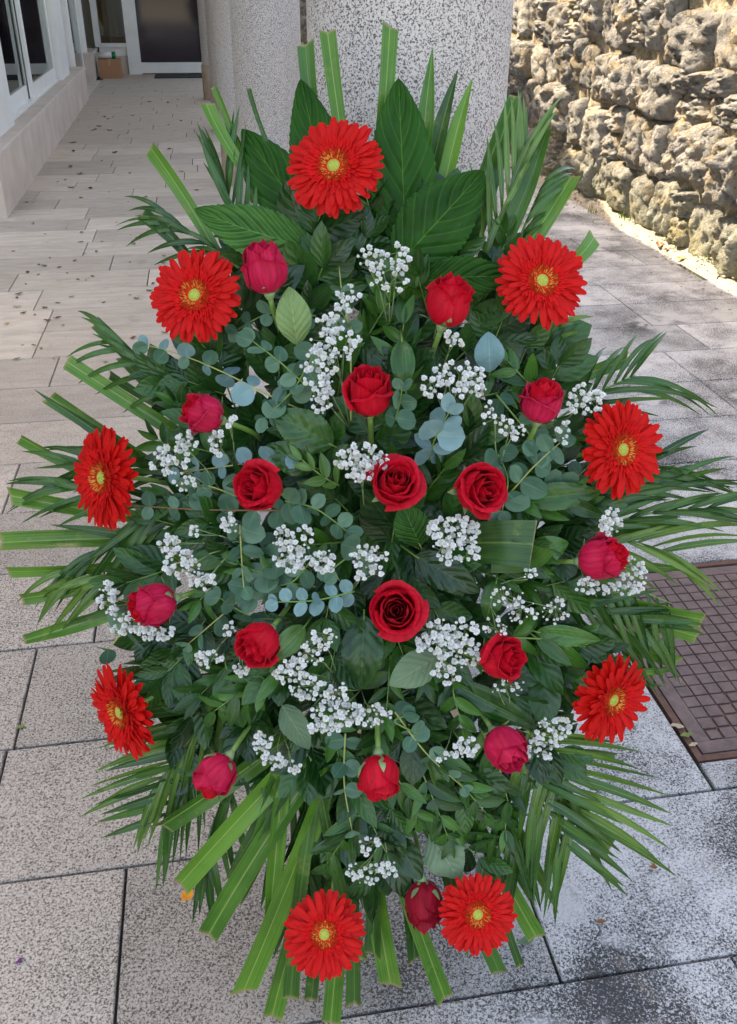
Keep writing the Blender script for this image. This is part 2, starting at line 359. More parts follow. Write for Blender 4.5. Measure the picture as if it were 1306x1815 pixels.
# ------------------------------------------------------------------ spray plane: leans back from the paving onto the column
FH = V((math.sin(yaw), math.cos(yaw), 0)); PB = FH * 0.82 + V((0, 0, 0.05)); PT_ = FH * 1.36 + V((0, 0, 1.38))
PUP = (PT_ - PB).normalized(); PN = PUP.cross(V((math.cos(yaw), -math.sin(yaw), 0))).normalized()
if PN.dot(F) > 0: PN = -PN
def ray(px, py): return F + RT * ((px - CX) / FPX) - UP * ((py - CY) / FPX)
def S(px, py, h=0.0):
    d = ray(px, py); o = PB + PN * h
    q = (o - CAM).dot(PN) / d.dot(PN)
    p = CAM + d * q
    if p.z < 0.006:
        p = CAM + d * ((0.006 - CAM_H) / d.z)
    return p
def mpp(px, py, h=0.0):
    return (S(px, py, h) - CAM).dot(F) / FPX
def D(x, y, z): return (RT * x + UP * y - F * z).normalized()
def G(px, py, z=0.0):
    d = ray(px, py); return CAM + d * ((z - CAM_H) / d.z)
def dome(px, py):
    r2 = ((px - 650) / 600) ** 2 + ((py - 930) / 800) ** 2
    return 0.15 * max(0.0, 1 - r2) ** 0.8
def frame(o, xdir, nrm, s=1.0, sy=None, sz=None):
    x = xdir.normalized(); z = (nrm - x * nrm.dot(x)).normalized(); y = z.cross(x)
    sy = s if sy is None else sy; sz = s if sz is None else sz
    return Matrix(((x.x * s, y.x * sy, z.x * sz, o.x), (x.y * s, y.y * sy, z.y * sz, o.y), (x.z * s, y.z * sy, z.z * sz, o.z), (0, 0, 0, 1)))

# ================================================================== SETTING
v, f = boxdata(-150, 150, -150, 150, -0.5, -0.062)
struct(wobj('ground', v, f, M['soil'], origin=(0, 0, 0)))
v, f = boxdata(-3.4, 2.73, -1.6, 19, -0.06, -0.012)
floor = struct(link('pavement', mesh('pavement', v, f, M['joint'], smooth=False), None, Matrix.Identity(4)))
ROW = 0.348; Y0 = 0.85; LEN = 0.72; HOLE = (0.925, 1.645, 1.275, 1.995)
offs = {-2: 0.1, -1: 0.05, 0: -0.25, 1: 0.92, 5: -0.71, 9: -0.82, 6: 1.95, 7: 1.95}
def clip(rc):
    x0, x1, y0, y1 = rc; hx0, hx1, hy0, hy1 = HOLE
    if x1 <= hx0 or x0 >= hx1 or y1 <= hy0 or y0 >= hy1: return [rc]
    out = []
    if x0 < hx0 - .02: out.append((x0, hx0, y0, y1))
    if x1 > hx1 + .02: out.append((hx1, x1, y0, y1))
    xa, xb = max(x0, hx0), min(x1, hx1)
    if y0 < hy0 - .02: out.append((xa, xb, y0, hy0))
    if y1 > hy1 + .02: out.append((xa, xb, hy1, y1))
    return out
farslabs = []
for r in range(-7, 52):
    ya = Y0 + ROW * r; yb = ya + ROW
    o = offs.get(r, U(0, LEN)); k0 = math.floor((-3.4 - o) / LEN)
    xs = [o + LEN * k for k in range(k0, k0 + 11)]
    for a, b in zip(xs, xs[1:]):
        a = max(a, -3.4); b = min(b, 2.72)
        if b - a < 0.05: continue
        wl = -1.24 - 0.0225 * ya
        if r > 17 and b < wl: continue
        for (x0, x1, y0, y1) in clip((a, b, ya, yb)):
            g = 0.0028; bd = boxdata(x0 + g, x1 - g, y0 + g, y1 - g, -0.05, U(-0.0012, 0.0012), 0.0022)
            if 0 <= r <= 26 or (r == -1 and x0 > 0):
                org = V(((x0 + x1) / 2, (y0 + y1) / 2, 0))
                me = mesh('paving_slab', [V(p) - org for p in bd[0]], bd[1], M['paving'], smooth=False)
                link('paving_slab', me, floor, Matrix.Translation(org))
            else: farslabs.append(bd)
v, f = join(farslabs); tag(link('paving_slabs_beyond', mesh('far', v, f, M['paving'], smooth=False), floor, Matrix.Identity(4)), None, None, kind='stuff')
# verge along the rubble wall
vv, ff = [], []
NY = 150
for i in range(NY + 1):
    y = -1.6 + (31.6) * i / NY
    for j, x in enumerate((2.722, 2.77, 2.82, 2.87, 3.0)):
        vv.append((x, y, (0.004, 0.02, 0.035, 0.06, 0.09)[j] * (0.6 + 0.9 * noise.noise(V((x * 9, y * 3, 1)))) - (0.03 if j == 0 else 0)))
for i in range(NY):
    for j in range(4): ff.append((i * 5 + j, i * 5 + j + 1, (i + 1) * 5 + j + 1, (i + 1) * 5 + j))
struct(wobj('gravel_verge', vv, ff, M['verge'], origin=(2.8, 0, 0)))
# pebbles on the verge: nobody could count them
ps = []
for i in range(900):
    y = U(3.5, 10); x = U(2.62, 2.86) if rnd() < 0.8 else U(2.45, 2.7); s = U(0.003, 0.012); z = max(0.002, (x - 2.72) * 0.4)
    ps.append(([(x + s * a, y + s * b * 1.2, z + s * 0.5 * c) for a, b, c in ((1, 0, 0), (0, 1, 0.1), (-1, 0.1, 0), (0, -1, 0), (0.1, 0, 1))], [(0, 1, 4), (1, 2, 4), (2, 3, 4), (3, 0, 4)]))
v, f = join(ps); tag(wobj('verge_pebbles', v, f, M['verge'], smooth=False, origin=(2.8, 5, 0)), 'loose sandy pebbles scattered along the foot of the rubble wall', 'pebbles', kind='stuff')

# ---- rubble wall
def stone_mesh(seed):
    n = 20; vs_, fs = [], []
    off = V((seed * 7.3, seed * 3.1, seed * 1.7))
    ex = U(4.5, 8); ax, ay = U(-0.25, 0.25), U(-0.25, 0.25); dp = U(0.75, 1.25)
    for j in range(n + 1):
        for i in range(n + 1):
            a = i / n * 2 - 1; b = j / n * 2 - 1
            rr = (abs(a) ** ex + abs(b) ** ex) ** (1 / ex)
            # squircle footprint
            m_ = max(abs(a), abs(b)); k = m_ / rr if rr > 1e-6 else 1
            a2, b2 = a * k, b * k
            z = max(0.0, 1 - m_ ** 7) ** 0.6 * dp * (1 + ax * a + ay * b)
            q = V((a2 * 1.1, b2 * 1.1, 0)) + off
            z *= 0.8 + 0.42 * noise.fractal(q * 1.4, 0.7, 2.1, 5)
            z += (1 - m_ ** 6) * (0.3 * (abs(noise.noise(q * 2.6)) - .2) + 0.3 * (abs(noise.noise(q * 6.1)) - .15))
            e = 0.09 * noise.noise(q * 2.0 + V((5, 0, 0))) - .03
            vs_.append((a2 * (1 + e), b2 * (1 + e), max(z, -0.1)))
    for j in range(n):
        for i in range(n): fs.append((j * (n + 1) + i, j * (n + 1) + i + 1, (j + 1) * (n + 1) + i + 1, (j + 1) * (n + 1) + i))
    return mesh('stone', vs_, fs, M['rubble'])
stones = [stone_mesh(i + 1) for i in range(16)]
rw = thing('rubble_wall', 'sunlit rough rubble stone wall with ochre lichen along the paving', 'wall', (2.9, 7, 0))
v, f = boxdata(2.93, 3.4, -1.6, 30, 0, 1.86); wobj('wall_core', v, f, M['mortar'], rw, smooth=False)
vv, ff = [], []
for i in range(401):
    for j in range(48):
        y = -1.6 + 31.6 * (i / 400) if i > 400 else (3.5 + 7.5 * i / 400); z = 1.86 * j / 47
        vv.append((2.882 - 0.03 * noise.fractal(V((y * 5, z * 5, 2)), .8, 2, 4) , y, z))
for i in range(400):
    for j in range(47): ff.append((i * 48 + j, i * 48 + j + 1, (i + 1) * 48 + j + 1, (i + 1) * 48 + j))
wobj('mortar_face', vv, ff, M['mortar'], rw)
v, f = boxdata(2.84, 3.45, -1.6, 30, 1.86, 1.98); wobj('coping', v, f, M['rubble'], rw, smooth=False)
z = 0.0; farst = []; ci = 0
while z < 1.8:
    hgt = min(U(0.28, 0.40), 1.88 - z); y = -1.5 + U(0, .2)
    while y < 29:
        w = U(0.22, 0.46)
        if rnd() < 0.2 and hgt > 0.3: cells = [(z, z + hgt * 0.52), (z + hgt * 0.52, z + hgt)]
        else: cells = [(z, z + hgt)]
        wob = 0.03 * math.sin(y * 2.3 + ci * 1.9) + 0.02 * math.sin(y * 5.1 + ci)
        for (za, zb) in cells:
            me = random.choice(stones); c = V((2.888, y + w / 2, max((za + zb) / 2 + U(-0.015, 0.015) + wob, 0.1)))
            mw = Matrix.Translation(c) @ Matrix(((0, 0, -1, 0), (1, 0, 0, 0), (0, -1, 0, 0), (0, 0, 0, 1))) @ Matrix.Rotation(U(-.14, .14), 4, 'Z') @ Matrix.Diagonal((w * 0.505 * random.choice((1, -1)), (zb - za) * U(0.49, 0.52) * random.choice((1, -1)), U(0.06, 0.13), 1))
            if 4.0 < y < 10.5: link('stone', me, rw, mw)
            else: farst.append((me, mw))
        y += w + 0.004
    z += hgt + 0.003; ci += 1
parts = []
for me, mw in farst:
    n = 20; ids = [j * (n + 1) + i for j in range(0, n + 1, 4) for i in range(0, n + 1, 4)]
    vv = [mw @ me.vertices[i].co for i in ids]; ff = [(j * 6 + i, j * 6 + i + 1, (j + 1) * 6 + i + 1, (j + 1) * 6 + i) for j in range(5) for i in range(5)]
    parts.append((vv, ff))
v, f = join(parts); tag(wobj('stones_beyond', v, f, M['rubble'], rw), None, None, kind='stuff')

# ---- columns
def column(x, y, r, label, base_r=0.0, base_h=0.0):
    t = thing('granite_column', label, 'column', (x, y, 0), 'round granite columns of the colonnade')
    n = 64; H = 3.2; zs = [0, 1.0, 2.0, H - 0.002]
    v = [(x + r * math.cos(2 * math.pi * k / n), y + r * math.sin(2 * math.pi * k / n), zz) for zz in zs for k in range(n)]
    f = [(i * n + k, i * n + (k + 1) % n, (i + 1) * n + (k + 1) % n, (i + 1) * n + k) for i in range(3) for k in range(n)]
    wobj('shaft', v, f, M['granite'], t)
    if base_r:
        b = base_r
        v = [(x + q * math.cos(2 * math.pi * k / n), y + q * math.sin(2 * math.pi * k / n), zz) for q, zz in ((b, 0), (b, base_h), (r * 0.98, base_h)) for k in range(n)]
        f = [(i * n + k, i * n + (k + 1) % n, (i + 1) * n + (k + 1) % n, (i + 1) * n + k) for i in range(2) for k in range(n)]
        wobj('plinth', v, f, M['plinth'], t)
    return t
column(0.325, 1.57, 0.158, 'big speckled granite column directly behind the flower spray', 0.166, 0.42)
column(0.313, 4.74, 0.158, 'pale granite column next behind the one carrying the spray', 0.164, 0.42)
column(0.285, 7.95, 0.158, 'third granite column, partly hidden behind the second', 0.168, 0.42)
column(0.262, 11.1, 0.158, 'thin-looking fourth granite column near the dark glass door', 0.168, 0.42)
column(0.2, 14.3, 0.162, 'farthest granite column with brown stone plinth before the glass door', 0.175, 0.44)

# ---- gallery building
bd = thing('gallery_building', 'white framed glazed building on pinkish stone base beside the gallery', 'building', (-1.5, 8, 0))
sk = math.atan(0.0225)
SKM = Matrix.Translation((-1.244, 0, 0)) @ Matrix.Rotation(sk, 4, 'Z')     # local: x=0 wall face, y along gallery
def part(name, x0, x1, y0, y1, z0, z1, m_, parent, bev=0.0, skew=True):
    v, f = boxdata(x0, x1, y0, y1, z0, z1, bev)
    v = [SKM @ V(p) for p in v] if skew else v
    return wobj(name, v, f, M[m_], parent, smooth=False)
part('base_wall', -0.3, 0, 6.86, 14.5, 0.0, 0.375, 'lime', bd)
part('coping_stone', -0.34, 0.012, 6.85, 14.52, 0.375, 0.415, 'lime', bd, 0.006)
part('corner_return', -2.0, -0.34, 6.9, 7.1, 0.0, 0.41, 'lime', bd)
# far low block
part('base_wall', -0.75, -0.02, 14.56, 17.2, 0, 0.02, 'lime', bd)
part('base_wall', -1.7, -0.1, 17.2, 18.5, 0.0, 0.40, 'lime', bd)
part('coping_stone', -1.7, -0.08, 17.18, 18.5, 0.40, 0.43, 'lime', bd, 0.005)
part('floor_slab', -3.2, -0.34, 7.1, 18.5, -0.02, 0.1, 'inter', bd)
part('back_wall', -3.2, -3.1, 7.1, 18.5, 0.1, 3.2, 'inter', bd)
part('lintel_wall', -0.32, -0.12, 7.5, 18.5, 2.4, 3.2, 'plaster', bd)
part('front_wall', -4.7, -0.34, 7.1, 7.3, 0.0, 3.2, 'plaster', bd)
# posts and glazing, standing on the coping
for ya, yb in ((7.55, 8.42), (12.42, 13.35)):
    part('post', -0.27, -0.09, ya, yb, 0.416, 2.4, 'white', bd, 0.01)
part('post', -0.27, -0.12, 14.42, 14.62, 0.416, 2.4, 'white', bd)
part('post', -0.30, -0.16, 17.22, 17.34, 0.432, 2.4, 'white', bd)
def sash(y0, y1, x, z0=0.43, z1=2.38, w=0.13, nm='window'):
    xs = x
    parts = [boxdata(xs - .03, xs, y0, y1, z0, z0 + w), boxdata(xs - .03, xs, y0, y1, z1 - w, z1), boxdata(xs - .03, xs, y0, y0 + w, z0 + w, z1 - w), boxdata(xs - .03, xs, y1 - w, y1, z0 + w, z1 - w)]
    v, f = join(parts); fr = wobj('window', [SKM @ V(p) for p in v], f, M['white'], bd, smooth=False)
    v, f = boxdata(xs - .018, xs - .012, y0 + w, y1 - w, z0 + w, z1 - w)
    wobj('pane', [SKM @ V(p) for p in v], f, M['glass'], fr, smooth=False)
sash(8.44, 10.35, -0.20); sash(10.2, 12.40, -0.155)
sash(13.37, 14.40, -0.19, w=0.1); sash(14.64, 17.2, -0.23, z0=0.1, w=0.12)
part('threshold_rail', -0.25, -0.13, 8.43, 12.41, 0.416, 0.432, 'white', bd)
# things inside the room, seen through the panes
part('inner_post', -1.1, -0.95, 9.6, 10.4, 0.1, 3.1, 'white', bd)
part('inner_post', -1.35, -1.2, 12.3, 13.6, 0.1, 3.1, 'white', bd)
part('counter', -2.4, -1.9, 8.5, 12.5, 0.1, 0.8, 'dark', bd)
# end wall with window and door
ew = thing('end_wall', 'white framed end wall of the gallery with timber-backed window and dark door', 'wall', (-0.6, 18.6, 0))
def epart(name, x0, x1, y0, y1, z0, z1, m_, parent=None, bev=0.0):
    v, f = boxdata(x0, x1, y0, y1, z0, z1, bev); return wobj(name, v, f, M[m_], parent or ew, smooth=False)
epart('sill_wall', -1.72, -1.2, 18.6, 18.8, 0, 0.30, 'lime')
epart('sill_panel', -1.72, -1.2, 18.59, 18.8, 0.30, 0.44, 'white')
wf = epart('window', -1.78, -1.68, 18.56, 18.7, 0.44, 2.5, 'white')
epart('sill', -1.68, -1.24, 18.55, 18.7, 0.44, 0.5, 'white', wf)
epart('pane', -1.68, -1.24, 18.62, 18.63, 0.5, 2.4, 'glass', wf)
epart('timber_panel', -1.78, -1.15, 18.95, 19.0, 0.1, 2.6, 'wood', ew)
epart('inner_shelf', -1.75, -1.2, 18.72, 18.94, 0.3, 0.62, 'card', ew)
df = epart('door_frame', -1.24, -1.02, 18.54, 18.7, 0.0, 2.5, 'white')
epart('bottom_rail', -1.02, 0.15, 18.56, 18.68, 0.02, 0.19, 'white', df)
epart('pane', -1.02, 0.15, 18.61, 18.63, 0.19, 2.4, 'dglass', df)
epart('jamb', 0.15, 0.3, 18.54, 18.7, 0.0, 2.5, 'white', df)
epart('lintel', -1.78, 0.5, 18.54, 18.9, 2.5, 3.2, 'plaster')
epart('pier', 0.3, 0.62, 18.5, 18.9, 0.0, 3.2, 'plaster')
# the flower-side ceiling slab
rpl = [(-1.6, 1.3), (0.56, 1.3), (0.56, 8.0), (1.25, 10.7), (1.25, 19.2), (-1.6, 19.2)]  # unseen roof outline: near end left open for skylight, far edge flared for wall shade
rv = [(x, y, z) for z in (3.2, 3.42) for x, y in rpl]; rfc = [tuple(range(6))[::-1], tuple(range(6, 12))] + [(i, (i + 1) % 6, 6 + (i + 1) % 6, 6 + i) for i in range(6)]
rf = tag(wobj('gallery_roof', rv, rfc, M['plaster'], smooth=False, origin=(-1, 8, 3.2)), 'plastered slab roof carried by the granite columns', 'roof')
us = tag(wobj('sun_block_storey', *boxdata(-6, -1.62, 6.95, 19.2, 3.21, 6.1), M['plaster'], smooth=False, origin=(-1, 14, 3.42)), 'plain unseen storey added above the glazed building to block the sun', 'building')  # unseen block added to keep sun off the gallery floor
nb = tag(wobj('sun_block_mass', *boxdata(-18, -8.5, -2, 24, 0, 14.5), M['inter'], smooth=False, origin=(-12, 8, 0)), 'tall plain mass added outside the picture to block the sun', 'building')  # added out of view to stop sun slipping in past the roof
eb = tag(wobj('rear_sun_block', *boxdata(-6, 1.24, 19.25, 44, 0, 6.1), M['plaster'], smooth=False, origin=(-2, 23, 0)), 'plain plastered mass added behind the door to stop sun leaking in', 'building')  # added against sun leaks at the end wall, lengthened to shade the far wall
# box, roll, mat
bx = thing('cardboard_box', 'brown cardboard box on the floor below the timber-backed window', 'box', (-1.5, 17.95, 0))
epart('carton', -1.69, -1.33, 17.8, 18.15, 0.002, 0.295, 'card', bx, 0.004); epart('tape', -1.53, -1.49, 17.795, 18.15, 0.2, 0.298, 'tape', bx)
tb = thing('wrapped_roll', 'white roll with green end cap lying on the cardboard box', 'roll', (-1.55, 17.9, 0.35))
wobj('roll', *tubedata([V((-1.7, 17.92, 0.35)), V((-1.46, 17.92, 0.35))], 0.053, 16), M['tube_w'], tb)
wobj('end_cap', *tubedata([V((-1.459, 17.92, 0.35)), V((-1.40, 17.92, 0.35))], 0.056, 16), M['tube_g'], tb)
tag(wobj('door_mat', *boxdata(-0.78, 0.06, 17.7, 18.35, 0.002, 0.018, 0.005), M['mat'], smooth=False, origin=(-0.4, 18, 0)), 'dark green door mat before the dark glass door', 'mat')

# ---- manhole cover
mh = thing('manhole_cover', 'rusty brown iron inspection cover with square tread pattern set in the paving', 'manhole cover', (1.28, 1.63, 0))
hx0, hx1, hy0, hy1 = HOLE
fw = 0.018
v, f = join([boxdata(hx0 + .002, hx1 - .002, hy0 + .002, hy0 + fw, -0.05, -0.001), boxdata(hx0 + .002, hx1 - .002, hy1 - fw, hy1 - .002, -0.05, -0.001),
             boxdata(hx0 + .002, hx0 + fw, hy0 + fw, hy1 - fw, -0.05, -0.001), boxdata(hx1 - fw, hx1 - .002, hy0 + fw, hy1 - fw, -0.05, -0.001)])
wobj('rim', v, f, M['rust'], mh, smooth=False)
a0, a1, b0, b1 = hx0 + fw + .006, hx1 - fw - .006, hy0 + fw + .006, hy1 - fw - .006
wobj('plate', *boxdata(a0, a1, b0, b1, -0.05, -0.009, 0.002), M['rust'], mh, smooth=False)
bw = 0.035
v, f = join([boxdata(a0, a1, b0, b0 + bw, -0.0088, -0.004, .001), boxdata(a0, a1, b1 - bw, b1, -0.0088, -0.004, .001), boxdata(a0, a0 + bw, b0 + bw, b1 - bw, -0.0088, -0.004, .001), boxdata(a1 - bw, a1, b0 + bw, b1 - bw, -0.0088, -0.004, .001)])
wobj('border', v, f, M['iron'], mh, smooth=False)
N = 17; x0, x1, y0, y1 = a0 + bw, a1 - bw, b0 + bw, b1 - bw; st = (x1 - x0) / N; cells = []
for i in range(N):
    for j in range(N):
        if min(i, N - 1 - i) == min(j, N - 1 - j) and min(i, N - 1 - i) < 4:   # diagonal ribs at the corners
            g = 0.0045
        else: g = 0.0015
        cells.append(boxdata(x0 + i * st + g, x0 + (i + 1) * st - g, y0 + j * st + g, y0 + (j + 1) * st - g, -0.0088, -0.005 + U(-.0004, .0004), .0012))
v, f = join(cells); tag(wobj('tread_squares', v, f, M['iron'], mh, smooth=False), None, None, kind='stuff')

# ================================================================== FLOWER SPRAY
LM = [  # landmarks: name, px, py
 ('topmost gerbera', 592, 295), ('upper gallery-side gerbera', 346, 525), ('upper wall-side gerbera', 960, 497), ('middle gallery-side gerbera', 183, 847),
 ('middle wall-side gerbera', 1102, 797), ('lower gallery-side gerbera', 215, 1262), ('lower wall-side gerbera', 1085, 1240), ('bottom gallery-side gerbera', 575, 1655), ('bottom wall-side gerbera', 846, 1620),
 ('rosebud under the veined broad leaf', 470, 475), ('rosebud above the gypsophila', 792, 535), ('upright rose at the heart', 652, 695), ('rosebud pointing to the gallery', 360, 732),
 ('rosebud near the wall-side gerberas', 960, 712), ('open rose facing the gallery', 460, 863), ('open rose at mid height', 700, 857), ('open rose facing the wall', 850, 868),
 ('rosebud pointing to the wall', 1067, 990), ('rosebud ringed by gypsophila', 270, 1070), ('full open rose below centre', 702, 1082), ('rosebud by the variegated leaf', 458, 1140),
 ('frilled rose pointing to the wall', 890, 1165), ('round rosebud low on the wall side', 895, 1325), ('drooping rosebud over cut palm blades', 382, 1372), ('drooping rosebud with long sepals', 673, 1375), ('lowest dark rosebud', 752, 1602)]
USED = set()
def where(desc, px, py):
    ds = sorted((math.hypot(px - x, py - y), n, x, y) for n, x, y in LM)
    c = []
    for d_, n, x, y in ds[:4]:
        dx, dy = px - x, py - y
        if abs(dy) > abs(dx): w1 = 'above' if dy < 0 else 'below'
        else: w1 = 'toward the gallery from' if dx < 0 else 'toward the wall from'
        c.append('%s %s the %s' % (desc, w1, n))
    for i in range(1, 6):
        c.append('%s between the %s and the %s' % (desc, ds[0][1], ds[i][1]))
        c.append('%s between the %s and the %s' % (desc, ds[1][1], ds[i + 1][1]))
    for q in c:
        if q not in USED and len(q.split()) <= 16: USED.add(q); return q
    for q in c:
        for w in ('small', 'slender', 'glossy', 'tilted'):
            q2 = w + ' ' + q
            if q2 not in USED and len(q2.split()) <= 16: USED.add(q2); return q2
    return c[0]

# holder: foam tray leaning on the column
ho = thing('flower_holder', 'dark green foam holder leaning on the column, buried behind the foliage', 'flower holder', PB)
def orient_box(c, ex, ey, ez, a, b, c_):
    v = [c + ex * (sx * a) + ey * (sy * b) + ez * (sz * c_) for sz in (-1, 1) for sx, sy in ((-1, -1), (1, -1), (1, 1), (-1, 1))]
    return v, [(3, 2, 1, 0), (4, 5, 6, 7), (0, 1, 5, 4), (1, 2, 6, 5), (2, 3, 7, 6), (3, 0, 4, 7)]
PX = PUP.cross(PN).normalized()
if PX.dot(RT) < 0: PX = -PX
cc = S(650, 930, -0.015)
wobj('foam', *orient_box(cc + PN * 0.0, PX, PUP, PN, 0.13, 0.26, 0.035), M['foam'], ho, smooth=False)
wobj('tray', *orient_box(cc - PN * 0.045, PX, PUP, PN, 0.14, 0.28, 0.01), M['tray'], ho, smooth=False)
for sx in (-1, 1):
    top = cc - PUP * 0.2 - PN * 0.05 + PX * 0.04 * sx; lo = S(590 + 18 * sx, 1700, -0.12); lo.z = 0.006
    v, f = tubedata([top, lo], 0.006, 8); wobj('leg', v, f, M['tray'], ho)

# ---- strap blades ------------------------------------------------
def strip(path, wf, roll=0.0, fold=0.25, cut=0.0, notch=0.0, nc=4, nrm=None, wave=0.0):
    L = len(path); vs_, uv, fs = [], [], []
    ph = U(0, 6)
    for i, p in enumerate(path):
        tdir = (path[min(i + 1, L - 1)] - path[max(i - 1, 0)]).normalized(); tt = i / (L - 1)
        n_ = (nrm or PN); n_ = (n_ - tdir * n_.dot(tdir)).normalized(); s_ = tdir.cross(n_).normalized()
        rr = roll if not isinstance(roll, tuple) else roll[0] + (roll[1] - roll[0]) * tt
        a = s_ * math.cos(rr) + n_ * math.sin(rr); b = -s_ * math.sin(rr) + n_ * math.cos(rr)
        w = wf(tt)
        for k in range(nc + 1):
            c = k / nc * 2 - 1
            q = p + a * (c * w) - b * (abs(c) * w * -fold) + b * (wave * w * math.sin(ph + tt * 9 + c))
            if i == L - 1: q = q + tdir * (cut * c * w - notch * (1 - abs(c)) * w)
            vs_.append(q); uv.append((k / nc, tt))
    for i in range(L - 1):
        for k in range(nc): fs.append((i * (nc + 1) + k, i * (nc + 1) + k + 1, (i + 1) * (nc + 1) + k + 1, (i + 1) * (nc + 1) + k))
    return vs_, fs, uv
def blade(x0, y0, x1, y1, w, kind='cut', m_='blade', bend=0.0, h0=None, h1=None, w0=None, label=None, roll=None, desc=None):
    h0 = 0.035 if h0 is None else h0; h1 = U(-0.01, 0.03) if h1 is None else h1
    mx_, my = (x0 + x1) / 2, (y0 + y1) / 2; L = math.hypot(x1 - x0, y1 - y0) or 1
    mx_ += -(y1 - y0) / L * bend; my += (x1 - x0) / L * bend
    a, b, c = S(x0, y0, h0), S(mx_, my, (h0 + h1) / 2 + 0.015), S(x1, y1, h1)
    path = bez(a, b, c, 12); W = w * mpp(x1, y1, h1) / 2; W0 = (w0 if w0 is not None else w) * mpp(x0, y0, h0) / 2
    if kind == 'tip': wf = lambda t: (W0 + (W - W0) * min(1, t * 2)) * (1 - max(0, (t - 0.35) / 0.65) ** 1.7) + 0.0003
    elif kind == 'half': wf = lambda t: (W0 + (W - W0) * t) * (1 - 0.45 * max(0, (t - 0.6) / 0.4))
    else: wf = lambda t: W0 + (W - W0) * t
    cut = 0 if kind == 'tip' else U(-0.55, 0.55); nt = 0 if kind == 'tip' else U(-0.25, 0.12)
    v, f, uv = strip(path, wf, (U(-.5, .5), U(-.5, .5)) if roll is None else roll, U(0.2, 0.6), cut, nt, 4)
    o = wobj('palm_strap_leaf', v, f, M[m_], uvs=uv, origin=a)
    d0 = desc or {'blade': 'bright green cut palm blade ending', 'blade_dark': 'dark green cut palm blade ending'}[m_]
    if kind == 'tip': d0 = d0.replace('cut palm blade ending', 'pointed palm blade ending')
    tag(o, label or where(d0, x1, y1), 'palm leaf', 'cut palm straps radiating from the spray')
    # water drops on some
    return o
